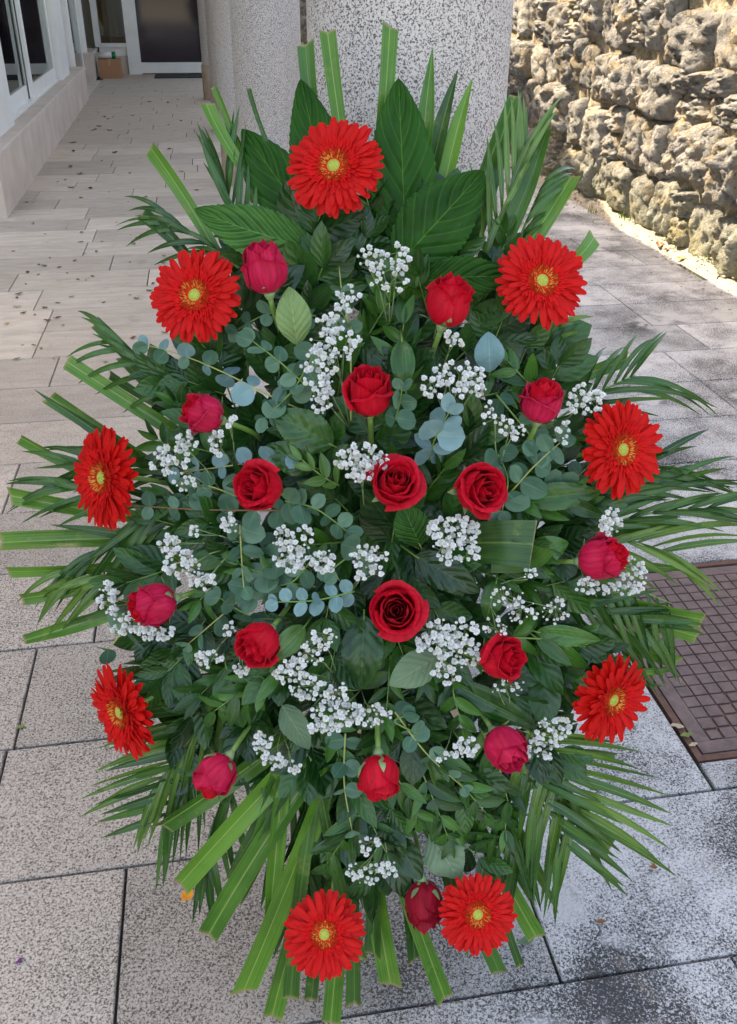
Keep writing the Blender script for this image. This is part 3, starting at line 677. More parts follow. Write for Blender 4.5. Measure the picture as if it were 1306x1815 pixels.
B = [
 (575, 330, 541, 80, 30, 'cut', 'blade_dark'), (618, 320, 580, 55, 30, 'cut', 'blade'), (668, 330, 691, 46, 29, 'cut', 'blade'),
 (740, 360, 767, 84, 34, 'tip', 'blade'), (752, 380, 812, 122, 34, 'tip', 'blade_dark'), (780, 380, 838, 138, 34, 'tip', 'blade'),
 (830, 440, 912, 170, 40, 'half', 'blade'), (870, 470, 970, 228, 34, 'half', 'blade_dark'), (930, 440, 1012, 314, 36, 'cut', 'blade'), (990, 480, 1052, 422, 30, 'cut', 'blade'),
 (800, 480, 880, 250, 30, 'half', 'blade'), (400, 480, 268, 264, 28, 'cut', 'blade'), (335, 455, 252, 382, 26, 'cut', 'blade_dark'),
 (455, 330, 366, 186, 26, 'cut', 'blade'), (450, 360, 379, 153, 12, 'cut', 'blade'), (500, 310, 441, 157, 9, 'cut', 'blade_dark'), (450, 330, 395, 200, 22, 'tip', 'blade_dark'),
 (340, 770, 172, 570, 27, 'cut', 'blade_dark'), (350, 790, 120, 642, 28, 'cut', 'blade'), (330, 740, 195, 664, 16, 'cut', 'blade_dark'), (360, 780, 215, 635, 18, 'cut', 'blade_dark'),
 (310, 850, 88, 704, 28, 'cut', 'blade'), (330, 870, 60, 690, 22, 'tip', 'blade_dark'), (180, 850, 38, 776, 24, 'cut', 'blade'), (330, 925, 20, 879, 30, 'cut', 'blade'),
 (360, 955, 2, 962, 34, 'cut', 'blade'), (330, 985, 15, 1013, 22, 'cut', 'blade'), (330, 1000, 38, 1061, 24, 'cut', 'blade'), (270, 1060, 45, 1135, 32, 'half', 'blade'),
 (520, 1300, 288, 1462, 36, 'cut', 'blade'), (540, 1330, 320, 1566, 40, 'cut', 'blade'), (560, 1360, 370, 1655, 38, 'cut', 'blade'), (590, 1360, 432, 1755, 42, 'cut', 'blade'),
 (600, 1400, 482, 1800, 36, 'cut', 'blade'), (605, 1440, 552, 1772, 26, 'cut', 'blade_dark'), (620, 1450, 586, 1812, 34, 'cut', 'blade'), (620, 1440, 628, 1780, 28, 'cut', 'blade_dark'),
 (650, 1430, 692, 1742, 38, 'cut', 'blade'), (670, 1430, 788, 1768, 32, 'cut', 'blade'), (780, 1480, 885, 1722, 28, 'cut', 'blade_dark'), (820, 1400, 950, 1660, 34, 'cut', 'blade'), (860, 1500, 922, 1712, 15, 'cut', 'blade_dark'),
 (900, 1330, 1080, 1505, 36, 'cut', 'blade'), (960, 960, 1195, 924, 38, 'cut', 'blade'), (1010, 1040, 1245, 1098, 30, 'cut', 'blade'), (1010, 1070, 1235, 1128, 26, 'cut', 'blade'),
 (980, 1110, 1200, 1172, 26, 'cut', 'blade'), (930, 700, 1112, 636, 26, 'cut', 'blade'), (930, 770, 1160, 778, 18, 'tip', 'blade_dark'), (850, 1360, 940, 1600, 30, 'tip', 'blade_dark'),
 (560, 1350, 640, 1700, 26, 'cut', 'blade_dark'), (500, 1330, 420, 1600, 30, 'tip', 'blade_dark'), (960, 600, 1000, 560, 12, 'tip', 'blade_dark'), (1000, 1380, 1085, 1580, 16, 'tip', 'blade_dark'),
 (500, 1380, 470, 1700, 30, 'tip', 'blade'), (660, 1440, 660, 1690, 30, 'cut', 'blade_dark'), (700, 1450, 735, 1700, 28, 'cut', 'blade_dark'), (560, 1400, 515, 1770, 30, 'cut', 'blade_dark'),
 (530, 1360, 400, 1560, 30, 'tip', 'blade_dark'), (760, 1440, 830, 1700, 26, 'tip', 'blade_dark'), (870, 1400, 990, 1620, 24, 'tip', 'blade'), (320, 960, 90, 930, 20, 'tip', 'blade_dark'), (320, 1030, 110, 1110, 20, 'tip', 'blade_dark'), (330, 820, 60, 830, 16, 'tip', 'blade_dark'), (990, 900, 1190, 880, 20, 'tip', 'blade_dark'), (1000, 1000, 1240, 1010, 22, 'tip', 'blade'), (610, 1350, 555, 1600, 26, 'tip', 'blade'), (900, 620, 880, 700, 30, 'tip', 'blade'), (960, 560, 905, 720, 34, 'tip', 'blade_dark'),
 (1120, 1190, 1195, 1188, 16, 'tip', 'blade'), (840, 1390, 800, 1480, 30, 'tip', 'blade'), (1000, 1330, 1090, 1340, 18, 'cut', 'blade')]
for q in B: blade(*q, bend=U(-14, 14), w0=q[4] * (U(.6, .95) if q[4] < 36 else 1.0), h0=(.075 if q[1] > 1290 and q[0] < 600 else None), h1=(.05 if q[1] > 1290 and q[0] < 600 else None))

# ---- areca fronds ------------------------------------------------
def frond(rach, side_a, side_b, n, label, w=11, m_='frond', droop=0.05, h=(0.03, 0.0), seed=None, both=True, t0=0.08):
    """side_a / side_b: (angle at base, angle at tip, length base, length mid, length tip) in picture degrees, 0 = toward wall, 90 = up"""
    pts = [S(x, y, h[0] + (h[1] - h[0]) * i / (len(rach) - 1)) for i, (x, y) in enumerate(rach)]
    t = thing('palm_frond', label, 'palm frond', pts[0], 'feathery palm fronds in the spray')
    path = [poly_at(pts, i / 14) for i in range(15)]
    wobj('rachis', *tubedata(path, 0.0022, 6, 0.0009), M['stem'], t)
    p2 = [V((x, y, 0)) for x, y in rach]
    for sd in (side_a, side_b):
        if sd is None: continue
        for i in range(n):
            tt = t0 + (1 - t0) * (i + U(0, .4)) / n; tt = min(tt, 1)
            q = poly_at(p2, tt); hh = h[0] + (h[1] - h[0]) * tt
            an = R_(sd[0] + (sd[1] - sd[0]) * tt + U(-4, 4))
            if tt < 0.5: ln = sd[2] + (sd[3] - sd[2]) * tt * 2
            else: ln = sd[3] + (sd[4] - sd[3]) * (tt - 0.5) * 2
            ln *= U(0.98, 1.2)
            ex, ey = q.x + math.cos(an) * ln, q.y - math.sin(an) * ln
            bn = U(-0.05, 0.05) * ln; dr = droop * U(0.6, 1.5)
            a = poly_at(pts, tt); mx_, my = (q.x + ex) / 2, (q.y + ey) / 2
            b = S(mx_ + math.sin(an) * bn, my + math.cos(an) * bn, hh + 0.02); c = S(ex, ey + dr * 300, hh - dr * 0.6)
            b.z += dr * 0.35
            pth = bez(a, b, c, 8); W = w * U(0.8, 1.15) * mpp(q.x, q.y, hh) / 2
            wf = lambda u_: W * (0.35 + 0.65 * min(1, u_ * 4)) * (1 - max(0, (u_ - 0.45) / 0.55) ** 1.6) + 0.0002
            v, f, uv = strip(pth, wf, U(-.7, .7), 0.35, 0, 0, 2)
            wobj('leaflet', v, f, M[m_], t, uvs=uv)
    return t
FR = [
 ([(1010, 950), (1150, 910), (1270, 900)], (28, 12, 120, 130, 80), (5, -12, 130, 150, 90), 7, 'farthest reaching palm frond over the top edge of the manhole cover', 11, 'frond', 0.02),
 ([(330, 900), (200, 880), (120, 860)], (160, 172, 120, 130, 100), (198, 190, 100, 130, 110), 7, 'thin palm frond above the widest horizontal blade', 10, 'frond', 0.03),
 ([(300, 1000), (200, 1020), (120, 1010)], (192, 205, 110, 110, 90), (215, 232, 120, 130, 90), 7, 'palm frond under the widest horizontal blade', 11, 'frond_l', 0.03),
 ([(420, 1180), (330, 1320), (270, 1400)], (190, 205, 170, 170, 120), (255, 250, 120, 150, 110), 9, 'second dark palm frond under the low gallery-side gerbera', 13, 'frond_l', 0.02),
 ([(960, 1080), (1060, 1090), (1150, 1110)], (20, -8, 150, 130, 100), (-38, -60, 140, 150, 100), 9, 'palm frond covering the near corner of the manhole cover', 12, 'frond', 0.02),
 ([(930, 930), (1060, 870), (1150, 820)], (38, 28, 130, 140, 110), (10, -12, 140, 190, 150), 8, 'palm frond fanning out under the middle wall-side gerbera', 11, 'frond', 0.04),
 ([(930, 1330), (960, 1420), (1000, 1500)], (-20, -45, 130, 160, 130), (-100, -92, 120, 170, 130), 8, 'second low palm frond over the pale paving', 14, 'frond', 0.01),
 ([(330, 700), (250, 640), (200, 600)], (150, 138, 90, 110, 80), (200, 185, 90, 110, 80), 5, 'palm frond among the upper gallery-side blades', 10, 'frond', 0.03),
 ([(560, 1360), (540, 1480), (520, 1570)], (248, 255, 150, 170, 130), (282, 272, 130, 160, 130), 7, 'palm frond above the ragged lowest gerbera', 15, 'frond', 0.0),
 ([(905, 800), (1045, 705), (1125, 665)], (78, 48, 120, 120, 90), (20, -20, 150, 190, 130), 9, 'feathery palm frond rising above the middle wall-side gerbera', 10, 'frond', 0.05),
 ([(900, 990), (1050, 905), (1180, 860)], (42, 20, 130, 150, 120), (22, 4, 200, 190, 150), 9, 'long palm frond fanning toward the wall, level with the manhole edge', 12, 'frond', 0.03),
 ([(960, 1010), (1110, 960), (1170, 985)], (25, 5, 150, 200, 150), (-20, -35, 100, 150, 140), 7, 'palm frond reaching over the top of the manhole cover', 12, 'frond_l', 0.04),
 ([(930, 1010), (1060, 1020), (1190, 1070)], None, (-48, -82, 170, 190, 110), 12, 'drooping palm frond hanging across the manhole cover', 12, 'frond', 0.03),
 ([(870, 1170), (1000, 1180), (1090, 1210)], (12, 0, 130, 90, 60), (-4, -8, 150, 120, 80), 7, 'flat palm frond behind the lower wall-side gerbera', 14, 'frond', 0.01),
 ([(930, 1290), (985, 1360), (1020, 1450)], (-2, -32, 150, 190, 180), (-112, -98, 130, 190, 160), 10, 'palm frond spreading low on the wall side over pale paving', 15, 'frond_l', 0.02),
 ([(860, 1330), (900, 1440), (925, 1500)], (-70, -75, 130, 150, 110), (-105, -95, 120, 130, 110), 7, 'palm frond hanging beside the bottom wall-side gerbera', 13, 'frond', 0.01),
 ([(340, 880), (230, 940), (130, 1000)], (205, 228, 110, 130, 90), (228, 235, 150, 150, 90), 8, 'palm frond crossing the bright horizontal blades', 11, 'frond', 0.03),
 ([(330, 850), (230, 820), (150, 830)], (172, 160, 120, 130, 110), (195, 205, 110, 120, 90), 6, 'palm frond behind the middle gallery-side gerbera', 11, 'frond', 0.04),
 ([(440, 1130), (370, 1280), (290, 1450)], (182, 200, 190, 180, 110), (268, 262, 110, 190, 130), 14, 'big dark palm frond spreading low on the gallery side', 14, 'frond', 0.01),
 ([(400, 1090), (330, 1170), (270, 1200)], (172, 185, 130, 110, 90), (215, 225, 130, 140, 100), 8, 'palm frond above the lower gallery-side gerbera', 13, 'frond', 0.02),
 ([(470, 1250), (400, 1400), (360, 1520)], (250, 262, 150, 160, 120), (285, 278, 130, 150, 130), 8, 'palm frond hanging between the broad bottom blades', 14, 'frond', 0.0),
 ([(450, 450), (410, 370), (400, 330)], (120, 108, 130, 150, 100), (88, 80, 100, 140, 130), 7, 'upright palm frond above the upper gallery-side gerbera', 11, 'frond', 0.01),
 ([(430, 480), (350, 420), (300, 390)], (160, 148, 90, 110, 90), (185, 180, 90, 110, 80), 6, 'small palm frond peeping out beside the upper gallery-side gerbera', 10, 'frond', 0.04),
 ([(850, 480), (900, 350), (930, 280)], (96, 90, 150, 170, 110), (68, 58, 110, 150, 120), 9, 'tall palm frond before the wall edge of the column', 10, 'frond_l', 0.02),
 ([(880, 520), (930, 400), (960, 330)], (50, 40, 110, 100, 80), None, 7, 'palm frond behind the upper wall-side gerbera', 10, 'frond', 0.04),
 ([(880, 700), (960, 620), (985, 570)], (75, 65, 150, 150, 90), (30, 20, 70, 80, 60), 6, 'thin palm frond below the upper wall-side gerbera', 9, 'frond_l', 0.03),
 ([(640, 1330), (610, 1450), (600, 1530)], (255, 262, 150, 180, 130), (285, 275, 150, 180, 120), 8, 'glossy palm frond under the drooping rosebud with long sepals', 16, 'frond', 0.0),
 ([(540, 1330), (500, 1430), (480, 1500)], (235, 245, 150, 150, 120), (270, 262, 130, 160, 120), 6, 'palm frond fanning over the broad bottom blades', 15, 'frond_l', 0.0),
 ([(680, 420), (665, 400), (650, 370)], (95, 98, 90, 80, 60), (75, 80, 90, 80, 60), 4, 'short striped palm frond below the topmost gerbera', 16, 'frond_l', 0.0),
 ([(560, 480), (500, 440), (440, 400)], (150, 140, 90, 90, 80), (190, 180, 80, 90, 70), 6, 'dark palm frond between the two uppermost gallery-side blooms', 13, 'frond', 0.0),
]
for (ra, a, b, n, lb, w, m_, dr) in FR:
    inner = 0.05 if dome(*ra[0]) > 0.04 else 0.03
    frond(ra, a, b, n, lb, w, m_, dr, h=(inner, inner * 0.4))

# ---- broad leaves ------------------------------------------------
def broad(x0, y0, x1, y1, w, m_, label, h0=None, h1=None, bend=0.0, roll=0.0, serr=0.03, fold=0.2, name='broad_leaf', cat='leaf', shape=0.9, ns=42, nc=8, stem=0.12, n_=None, group='broad leaves in the spray'):
    h0 = dome(x0, y0) * 0.6 if h0 is None else h0; h1 = dome(x1, y1) * 0.9 + 0.02 if h1 is None else h1
    L = math.hypot(x1 - x0, y1 - y0); mx_ = (x0 + x1) / 2 - (y1 - y0) / L * bend; my = (y0 + y1) / 2 + (x1 - x0) / L * bend
    a, b, c = S(x0, y0, h0), S(mx_, my, (h0 + h1) / 2 + 0.02), S(x1, y1, h1)
    path = bez(a, b, c, ns); W = w / 2 * mpp(mx_, my, h1)
    def wf(t): 
        q = math.sin(math.pi * min(1, t ** shape * 1.0)) ** 0.75 * (1 - 0.25 * t)
        return W * 1.12 * max(q, 0.0) + 0.0002
    vs_, fs, uv = [], [], []
    nrm = n_ or PN; ph = U(0, 6)
    for i, p in enumerate(path):
        tt = i / ns; tdir = (path[min(i + 1, ns)] - path[max(i - 1, 0)]).normalized(); nn = (nrm - tdir * nrm.dot(tdir)).normalized(); s_ = tdir.cross(nn)
        aa = s_ * math.cos(roll) + nn * math.sin(roll); bb = -s_ * math.sin(roll) + nn * math.cos(roll); ww = wf(tt)
        for k in range(nc + 1):
            cc_ = k / nc * 2 - 1; e = 1 + (serr * 0.8 * (1 if i % 2 else -1) if abs(cc_) == 1 and 2 < i < ns - 1 else 0)
            q = p + aa * (cc_ * ww * e) + bb * (abs(cc_) * ww * fold) + bb * (0.05 * ww * abs(cc_) * math.sin(ph + tt * 12)) + bb * (0.035 * ww * min(1, abs(cc_) * 3) * math.sin(7 * 6.283 * tt - abs(cc_) * 0.5 * 29)) - bb * (0.12 * ww * cc_ ** 4)
            vs_.append(q); uv.append((k / nc, tt))
    for i in range(ns):
        for k in range(nc): fs.append((i * (nc + 1) + k, i * (nc + 1) + k + 1, (i + 1) * (nc + 1) + k + 1, (i + 1) * (nc + 1) + k))
    t = thing(name, label, cat, a, group)
    wobj('leaf_blade', vs_, fs, M[m_], t, uvs=uv)
    d = (path[0] - path[2]).normalized()
    ln = (c - a).length * stem + 0.01
    wobj('leaf_stem', *tubedata([a + d * ln - PN * 0.02, a, path[3]], 0.0016, 6, 0.0008), M['stem'], t)
    return t
broad(600, 430, 532, 140, 105, 'big', 'large dark serrated leaf rising behind the topmost gerbera', .03, .03)
broad(720, 450, 706, 138, 118, 'big', 'tallest dark serrated leaf standing against the column', .06, .04)
broad(600, 470, 428, 228, 115, 'big', 'dark veined leaf leaning toward the gallery above the light veined leaf', .04, .03)
broad(700, 475, 858, 302, 125, 'big', 'large dark pointed leaf with pale midrib leaning toward the wall', .08, .08)
broad(560, 440, 344, 370, 92, 'bigl', 'light green deeply veined leaf above the uppermost rosebud', .07, .10, bend=-12)
broad(740, 500, 914, 492, 74, 'big', 'dark serrated leaf behind the rosebud above the gypsophila', .09, .10, bend=-10)
broad(640, 440, 560, 360, 70, 'big', 'small dark leaf tucked under the topmost gerbera', .04, .05)
broad(430, 560, 540, 470, 60, 'filler', 'dark wet leaf with drops beside the uppermost rosebud', .07, .09)
broad(527, 612, 512, 508, 64, 'pale', 'pale green oval leaf underside below the uppermost rosebud', .12, .13, shape=1.0, fold=0.05)
broad(745, 968, 712, 893, 66, 'bigl', 'glossy rose leaf below the open rose at mid height', .13, .15, shape=1.0)
broad(782, 1160, 690, 1215, 66, 'paleg', 'wet grey-green oval leaf below the full open rose', .13, .15, shape=1.0, fold=0.05)
broad(645, 1090, 640, 1222, 76, 'filler', 'dark rose leaf hanging between gypsophila and the full open rose', .11, .12, shape=1.0)
broad(735, 985, 850, 1050, 62, 'filler', 'dark serrated rose leaf toward the wall from the full open rose', .12, .13)
broad(760, 1480, 815, 1558, 78, 'paleg', 'pale grey leaf underside above the bottom wall-side gerbera', .05, .07, shape=1.0, fold=0.05)
broad(500, 1250, 548, 1328, 50, 'paleg', 'pair-like pale leaf above the bottom blades near gypsophila', .10, .11)
broad(690, 1450, 690, 1562, 60, 'filler', 'olive dark leaf beside the lowest gypsophila sprig', .05, .06)
broad(925, 885, 1068, 872, 50, 'ruscus', 'long glossy pointed leaf below the middle wall-side gerbera', .10, .09)
broad(935, 985, 1008, 962, 52, 'ruscus', 'glossy bluish leaf beside the rosebud pointing to the wall', .10, .11)
broad(868, 660, 866, 588, 54, 'eucb', 'smooth blue-green leaf above the wall-side gypsophila', .10, .11, shape=1.0)
broad(590, 790, 480, 730, 74, 'filler', 'broad dark wet leaf at the centre of the spray', .11, .12)
broad(560, 830, 470, 790, 60, 'filler', 'dark bluish leaf above the open rose facing the gallery', .11, .12)
broad(540, 1110, 480, 1172, 44, 'ruscus_l', 'variegated streaked leaf over the rosebud beside it', .14, .16)
broad(712, 600, 716, 690, 44, 'ruscus', 'upright oval leaf above the upright rose at the heart', .13, .14, shape=1.0)
broad(640, 610, 700, 660, 50, 'filler', 'dark oval leaf right above the upright rose', .11, .12)
broad(880, 1030, 862, 1100, 40, 'blade_dark', 'folded triangular leaf above the frilled rose', .12, .13)
broad(950, 1120, 1065, 1135, 38, 'ruscus', 'long pointed leaf above the lower wall-side gerbera', .09, .09)
broad(950, 1130, 1045, 1185, 36, 'ruscus', 'pointed leaf crossing toward the lower wall-side gerbera', .09, .08)
broad(800, 1210, 950, 1290, 50, 'ruscus', 'dark pointed leaf above the round rosebud low down', .10, .10)
broad(830, 1370, 912, 1400, 46, 'filler', 'dark leaf below the round rosebud low down', .07, .08)
broad(400, 1180, 430, 1290, 70, 'filler', 'broad dark leaf below the rosebud by the variegated leaf', .08, .09)
# folded aspidistra strap: broad ribbon turned back on itself
fa = thing('folded_strap_leaf', 'broad glossy strap leaf folded back beside the wall-facing gypsophila', 'leaf', S(850, 960, .12))
pts = [S(845, 962, .12), S(890, 960, .15), S(945, 965, .155)]
v, f, uv = strip(bez(*pts, 12), lambda t: 0.026 + .004 * t, 0.15, 0.12, -0.08, 0, 6); wobj('upper_fold', v, f, M['blade_dark'], fa, uvs=uv)
pts = [S(945, 966, .155), S(938, 985, .13), S(870, 985, .105)]
v, f, uv = strip(bez(*pts, 10), lambda t: 0.028 - .006 * t, -0.1, 0.05, 0, 0, 6); wobj('under_fold', v, f, M['blade_dark'], fa, uvs=uv)

# ---- leaf templates ---------------------------------------------
def leaf_template(L, W, m_, shape=0.8, fold=0.25, curl=0.15, ns=8, nc=4, notch=0.0, cup=0.0):
    vs_, fs, uv = [], [], []
    for i in range(ns + 1):
        t_ = i / ns; w = W / 2 * max(0, math.sin(math.pi * t_ ** shape)) ** (0.5 if cup else 0.8) + 0.0001
        for k in range(nc + 1):
            c = k / nc * 2 - 1
            vs_.append((L * t_ - (notch * L * abs(c) if 0 < t_ < 1 else 0), c * w, fold * w * abs(c) - curl * L * t_ * t_ + cup * (c * c) * w)); uv.append((k / nc, t_))
    for i in range(ns):
        for k in range(nc): fs.append((i * (nc + 1) + k, i * (nc + 1) + k + 1, (i + 1) * (nc + 1) + k + 1, (i + 1) * (nc + 1) + k))
    return mesh('leaf', vs_, fs, M[m_], uvs=uv)
RUS = [leaf_template(1, U(.3, .42), 'ruscus', U(.75, .95), U(.15, .4), U(0, .3)) for _ in range(5)]
RUSL = [leaf_template(1, U(.3, .4), 'ruscus_l', .85, U(.15, .4), U(0, .3)) for _ in range(3)]
FIL = [leaf_template(1, U(.45, .62), 'filler', U(.85, 1.0), U(.1, .3), U(0, .3)) for _ in range(5)]
EUC = [leaf_template(1, U(.8, 1.0), 'euc', 0.95, .05, U(-.1, .15), 8, 6, cup=U(.05, .2)) for _ in range(4)]
EUCB = [leaf_template(1, U(.75, 1.0), 'eucb', 0.95, .05, U(-.1, .1), 8, 6, cup=U(.05, .2)) for _ in range(3)]

def sprig(pts2, h, n, size, lib, name, label, cat, group, ang=50, stem='stem', pair=True, flat=0.5, sr=0.0014, tip=True):
    pts = [S(x, y, hh) for (x, y), hh in zip(pts2, h)]
    t = thing(name, label, cat, pts[0], group)
    path = [poly_at(pts, i / 12) for i in range(13)]
    wobj('stem', *tubedata(path, sr, 6, sr * 0.5), M[stem], t)
    for i in range(n):
        tt = 0.08 + 0.92 * i / max(1, n - 1) if tip else (i + 0.5) / n
        p = poly_at(pts, tt); d = (poly_at(pts, min(1, tt + .05)) - poly_at(pts, max(0, tt - .05))).normalized()
        side = d.cross(PN).normalized()
        if not pair: sides = [1 if i % 2 else -1]
        else: sides = [1, -1]
        for s_ in sides:
            a = R_(ang + U(-14, 14)) * (0.45 if tt > 0.95 else 1)
            tw = U(-flat, flat) * math.pi / 2
            sd = (side * math.cos(tw) + PN * math.sin(tw)) * s_
            ld = d * math.cos(a) + sd * math.sin(a); nrm = (PN + V((U(-.5, .5), U(-.5, .5), U(-.5, .5))) * (0.6 + flat)).normalized()
            if abs(nrm.dot(ld)) > 0.9: nrm = side
            sz = size * U(.8, 1.15) * (1 - 0.3 * tt)
            link('leaf', random.choice(lib), t, frame(p, ld, nrm, sz, sz * U(.85, 1.1), sz))
    return t
# eucalyptus sprigs
EU = [
 ([(560, 620), (520, 690), (470, 740)], (.11, .13, .12), 6, .028, EUC, 'eucalyptus sprig slanting behind the long gypsophila bunch', 'stem'),
 ([(500, 1100), (440, 1090), (390, 1060)], (.12, .13, .12), 5, .030, EUC, 'eucalyptus sprig just above the rosebud by the variegated leaf', 'stem'),
 ([(420, 880), (360, 860), (330, 880)], (.10, .11, .10), 4, .030, EUC, 'short eucalyptus tip under the blue eucalyptus sprig', 'stem_y'),
 ([(560, 980), (520, 1030), (470, 1040)], (.13, .14, .13), 5, .030, EUC, 'eucalyptus sprig below the round gypsophila', 'stem'),
 ([(940, 880), (1000, 860), (1040, 830)], (.09, .09, .07), 5, .030, EUC, 'eucalyptus sprig ending beside the middle wall-side gerbera', 'stem_y'),
 ([(600, 757), (480, 702), (400, 662), (330, 632), (262, 612)], (.10, .12, .11, .09, .07), 8, .030, EUCB + EUC, 'long eucalyptus sprig with blue leaves under the upper gallery-side gerbera', 'stem_y'),
 ([(560, 700), (500, 645), (448, 605)], (.12, .13, .12), 5, .028, EUC, 'eucalyptus sprig with dark round leaves below the pale oval leaf', 'stem'),
 ([(760, 815), (772, 775), (795, 732)], (.12, .15, .17), 5, .038, EUCB, 'pale blue broad eucalyptus cluster at the heart of the spray', 'stem'),
 ([(700, 745), (708, 715), (712, 690)], (.15, .18, .20), 3, .030, EUC, 'eucalyptus rosette touching the upright rose at the heart', 'stem'),
 ([(890, 890), (945, 828), (992, 785)], (.11, .13, .12), 5, .036, EUC, 'eucalyptus sprig toward the wall beside the open rose', 'stem_y'),
 ([(510, 905), (350, 903), (195, 893)], (.12, .11, .10), 8, .028, EUC, 'long straight eucalyptus sprig crossing the middle gallery-side gerbera', 'stem_b'),
 ([(505, 888), (560, 902), (615, 942)], (.13, .14, .14), 6, .030, EUC, 'eucalyptus sprig below the open rose facing the gallery', 'stem'),
 ([(425, 930), (428, 990), (432, 1042)], (.11, .13, .15), 4, .032, EUC, 'eucalyptus rosette beside the white gypsophila below centre', 'stem_y'),
 ([(628, 1048), (560, 1064), (492, 1067)], (.15, .16, .16), 6, .024, EUCB, 'short eucalyptus sprig with leaves edge-on above the variegated leaf', 'stem'),
 ([(500, 985), (425, 1062), (335, 1140)], (.12, .13, .11), 7, .034, EUC, 'eucalyptus sprig slanting down beside the gypsophila-ringed rosebud', 'stem_y'),
 ([(612, 1300), (610, 1390), (624, 1472)], (.12, .12, .10), 5, .028, EUC, 'eucalyptus sprig hanging beside the drooping rosebud', 'stem_y'),
 ([(700, 1262), (755, 1335), (820, 1395)], (.12, .12, .10), 5, .026, EUC, 'eucalyptus sprig slanting down below the lowest centre leaves', 'stem_y'),
 ([(222, 1108), (205, 1135), (192, 1150)], (.09, .09, .08), 2, .040, EUC, 'two-leaved eucalyptus tip over the plain paving', 'stem_y'),
 ([(622, 745), (620, 600), (606, 520), (600, 462)], (.12, .13, .11, .08), 4, .026, EUC, 'tall sparse eucalyptus shoot rising through the upper gypsophila', 'stem_y'),
 ([(530, 806), (430, 822), (318, 838)], (.12, .12, .10), 6, .026, EUCB, 'blue eucalyptus sprig above the open rose facing the gallery', 'stem_y'),
 ([(640, 970), (600, 1000), (590, 1010)], (.14, .15, .15), 2, .036, EUC, 'curled eucalyptus leaves among the central gypsophila', 'stem'),
 ([(880, 700), (930, 760), (960, 800)], (.10, .12, .12), 4, .028, EUC, 'eucalyptus sprig under the rosebud near the wall-side gerberas', 'stem'),
 ([(560, 560), (480, 555), (420, 585)], (.09, .10, .09), 5, .026, EUC, 'shaded eucalyptus sprig beside the pale oval leaf', 'stem'),
 ([(740, 1300), (700, 1280), (715, 1270)], (.12, .13, .13), 2, .030, EUC, 'single pair of eucalyptus leaves above the drooping rosebud', 'stem'),
 ([(480, 980), (420, 960), (370, 980)], (.09, .10, .09), 5, .032, EUC, 'dark eucalyptus sprig behind the slanting gypsophila', 'stem'),
 ([(880, 800), (900, 850), (890, 905)], (.10, .12, .12), 4, .034, EUC, 'eucalyptus leaves tucked behind the open rose facing the wall', 'stem'),
]
for (p2, h, n, sz, lib, lb, st_) in EU:
    sprig(p2, h, n, sz, lib, 'eucalyptus_sprig', lb, 'eucalyptus', 'eucalyptus sprigs', 70, st_, True, 0.75)
# ruscus and salal sprigs: hand placed, then filling between
RS = [(720, 700, 715, 575, 4, .06), (600, 860, 535, 815, 4, .035), (560, 1040, 425, 1000, 5, .05), (520, 1180, 440, 1240, 5, .05), (900, 1130, 1050, 1150, 4, .06), (740, 1350, 800, 1500, 6, .055),
      (690, 1360, 740, 1450, 5, .05), (800, 1180, 820, 1290, 5, .05), (940, 900, 1060, 870, 3, .06), (960, 700, 900, 640, 4, .045), (880, 1000, 950, 990, 4, .05), (760, 1330, 860, 1440, 5, .055),
      (560, 1250, 600, 1340, 5, .05), (460, 1200, 380, 1260, 5, .055), (640, 1440, 580, 1530, 5, .055), (850, 1290, 900, 1420, 5, .055)]
for i, (x0, y0, x1, y1, n, sz) in enumerate(RS):
    h0, h1 = dome(x0, y0) * .75, dome(x1, y1) * .92
    sprig([(x0, y0), ((x0 + x1) / 2 + U(-8, 8), (y0 + y1) / 2 + U(-8, 8)), (x1, y1)], (h0, (h0 + h1) / 2 + .01, h1), n, sz, RUSL if i == 1 else RUS, 'ruscus_sprig',
          where('light streaked ruscus sprig' if i == 1 else 'pointed green ruscus sprig', (x0 + x1) / 2, (y0 + y1) / 2), 'ruscus', 'ruscus sprigs', 38, 'stem', True, 0.45)
placed = []
tries = 0
while len(placed) < 118 and tries < 6000:
    tries += 1
    x, y = U(300, 1010), U(420, 1480)
    if ((x - 655) / 370) ** 2 + ((y - 950) / 560) ** 2 > 1: continue
    if y > 1340 and x < 620: continue
    if any(math.hypot(x - a, y - b) < 54 for a, b in placed): continue
    placed.append((x, y))
placed += [(740, 1290), (770, 1330), (690, 1240), (640, 930), (700, 980), (620, 960), (680, 760), (690, 600), (760, 560), (640, 560), (820, 1330), (590, 760), (850, 560), (560, 640)]
for (x, y, a_, sz_) in ((690, 985, 80, .085), (735, 1010, 30, .075), (650, 1000, 150, .08), (745, 930, 10, .08), (690, 930, 100, .075), (640, 915, 170, .08), (715, 1030, -70, .08), (620, 1080, 200, .08), (760, 850, 30, .08), (800, 820, 60, .08), (845, 800, 20, .08), (850, 830, -40, .075), (880, 850, 10, .075), (735, 800, 100, .07), (770, 1080, -30, .075), (600, 800, 150, .075), (870, 1180, -50, .08), (720, 1190, -60, .08), (900, 1110, -10, .08), (860, 960, 0, .08), (940, 1180, -30, .08), (400, 700, 160, .07), (430, 740, 200, .07), (420, 900, 180, .075), (440, 830, 170, .075)):
    an_ = R_(a_); x1, y1 = x + 70 * math.cos(an_), y - 70 * math.sin(an_)
    sprig([(x, y), ((x + x1) / 2, (y + y1) / 2), (x1, y1)], (dome(x, y) * .35, dome(x, y) * .5, dome(x1, y1) * .62), 4, sz_, FIL, 'salal_sprig', where('glossy dark salal sprig', x1, y1), 'foliage', 'salal sprigs filling the spray', 50, 'stem', True, 0.3)
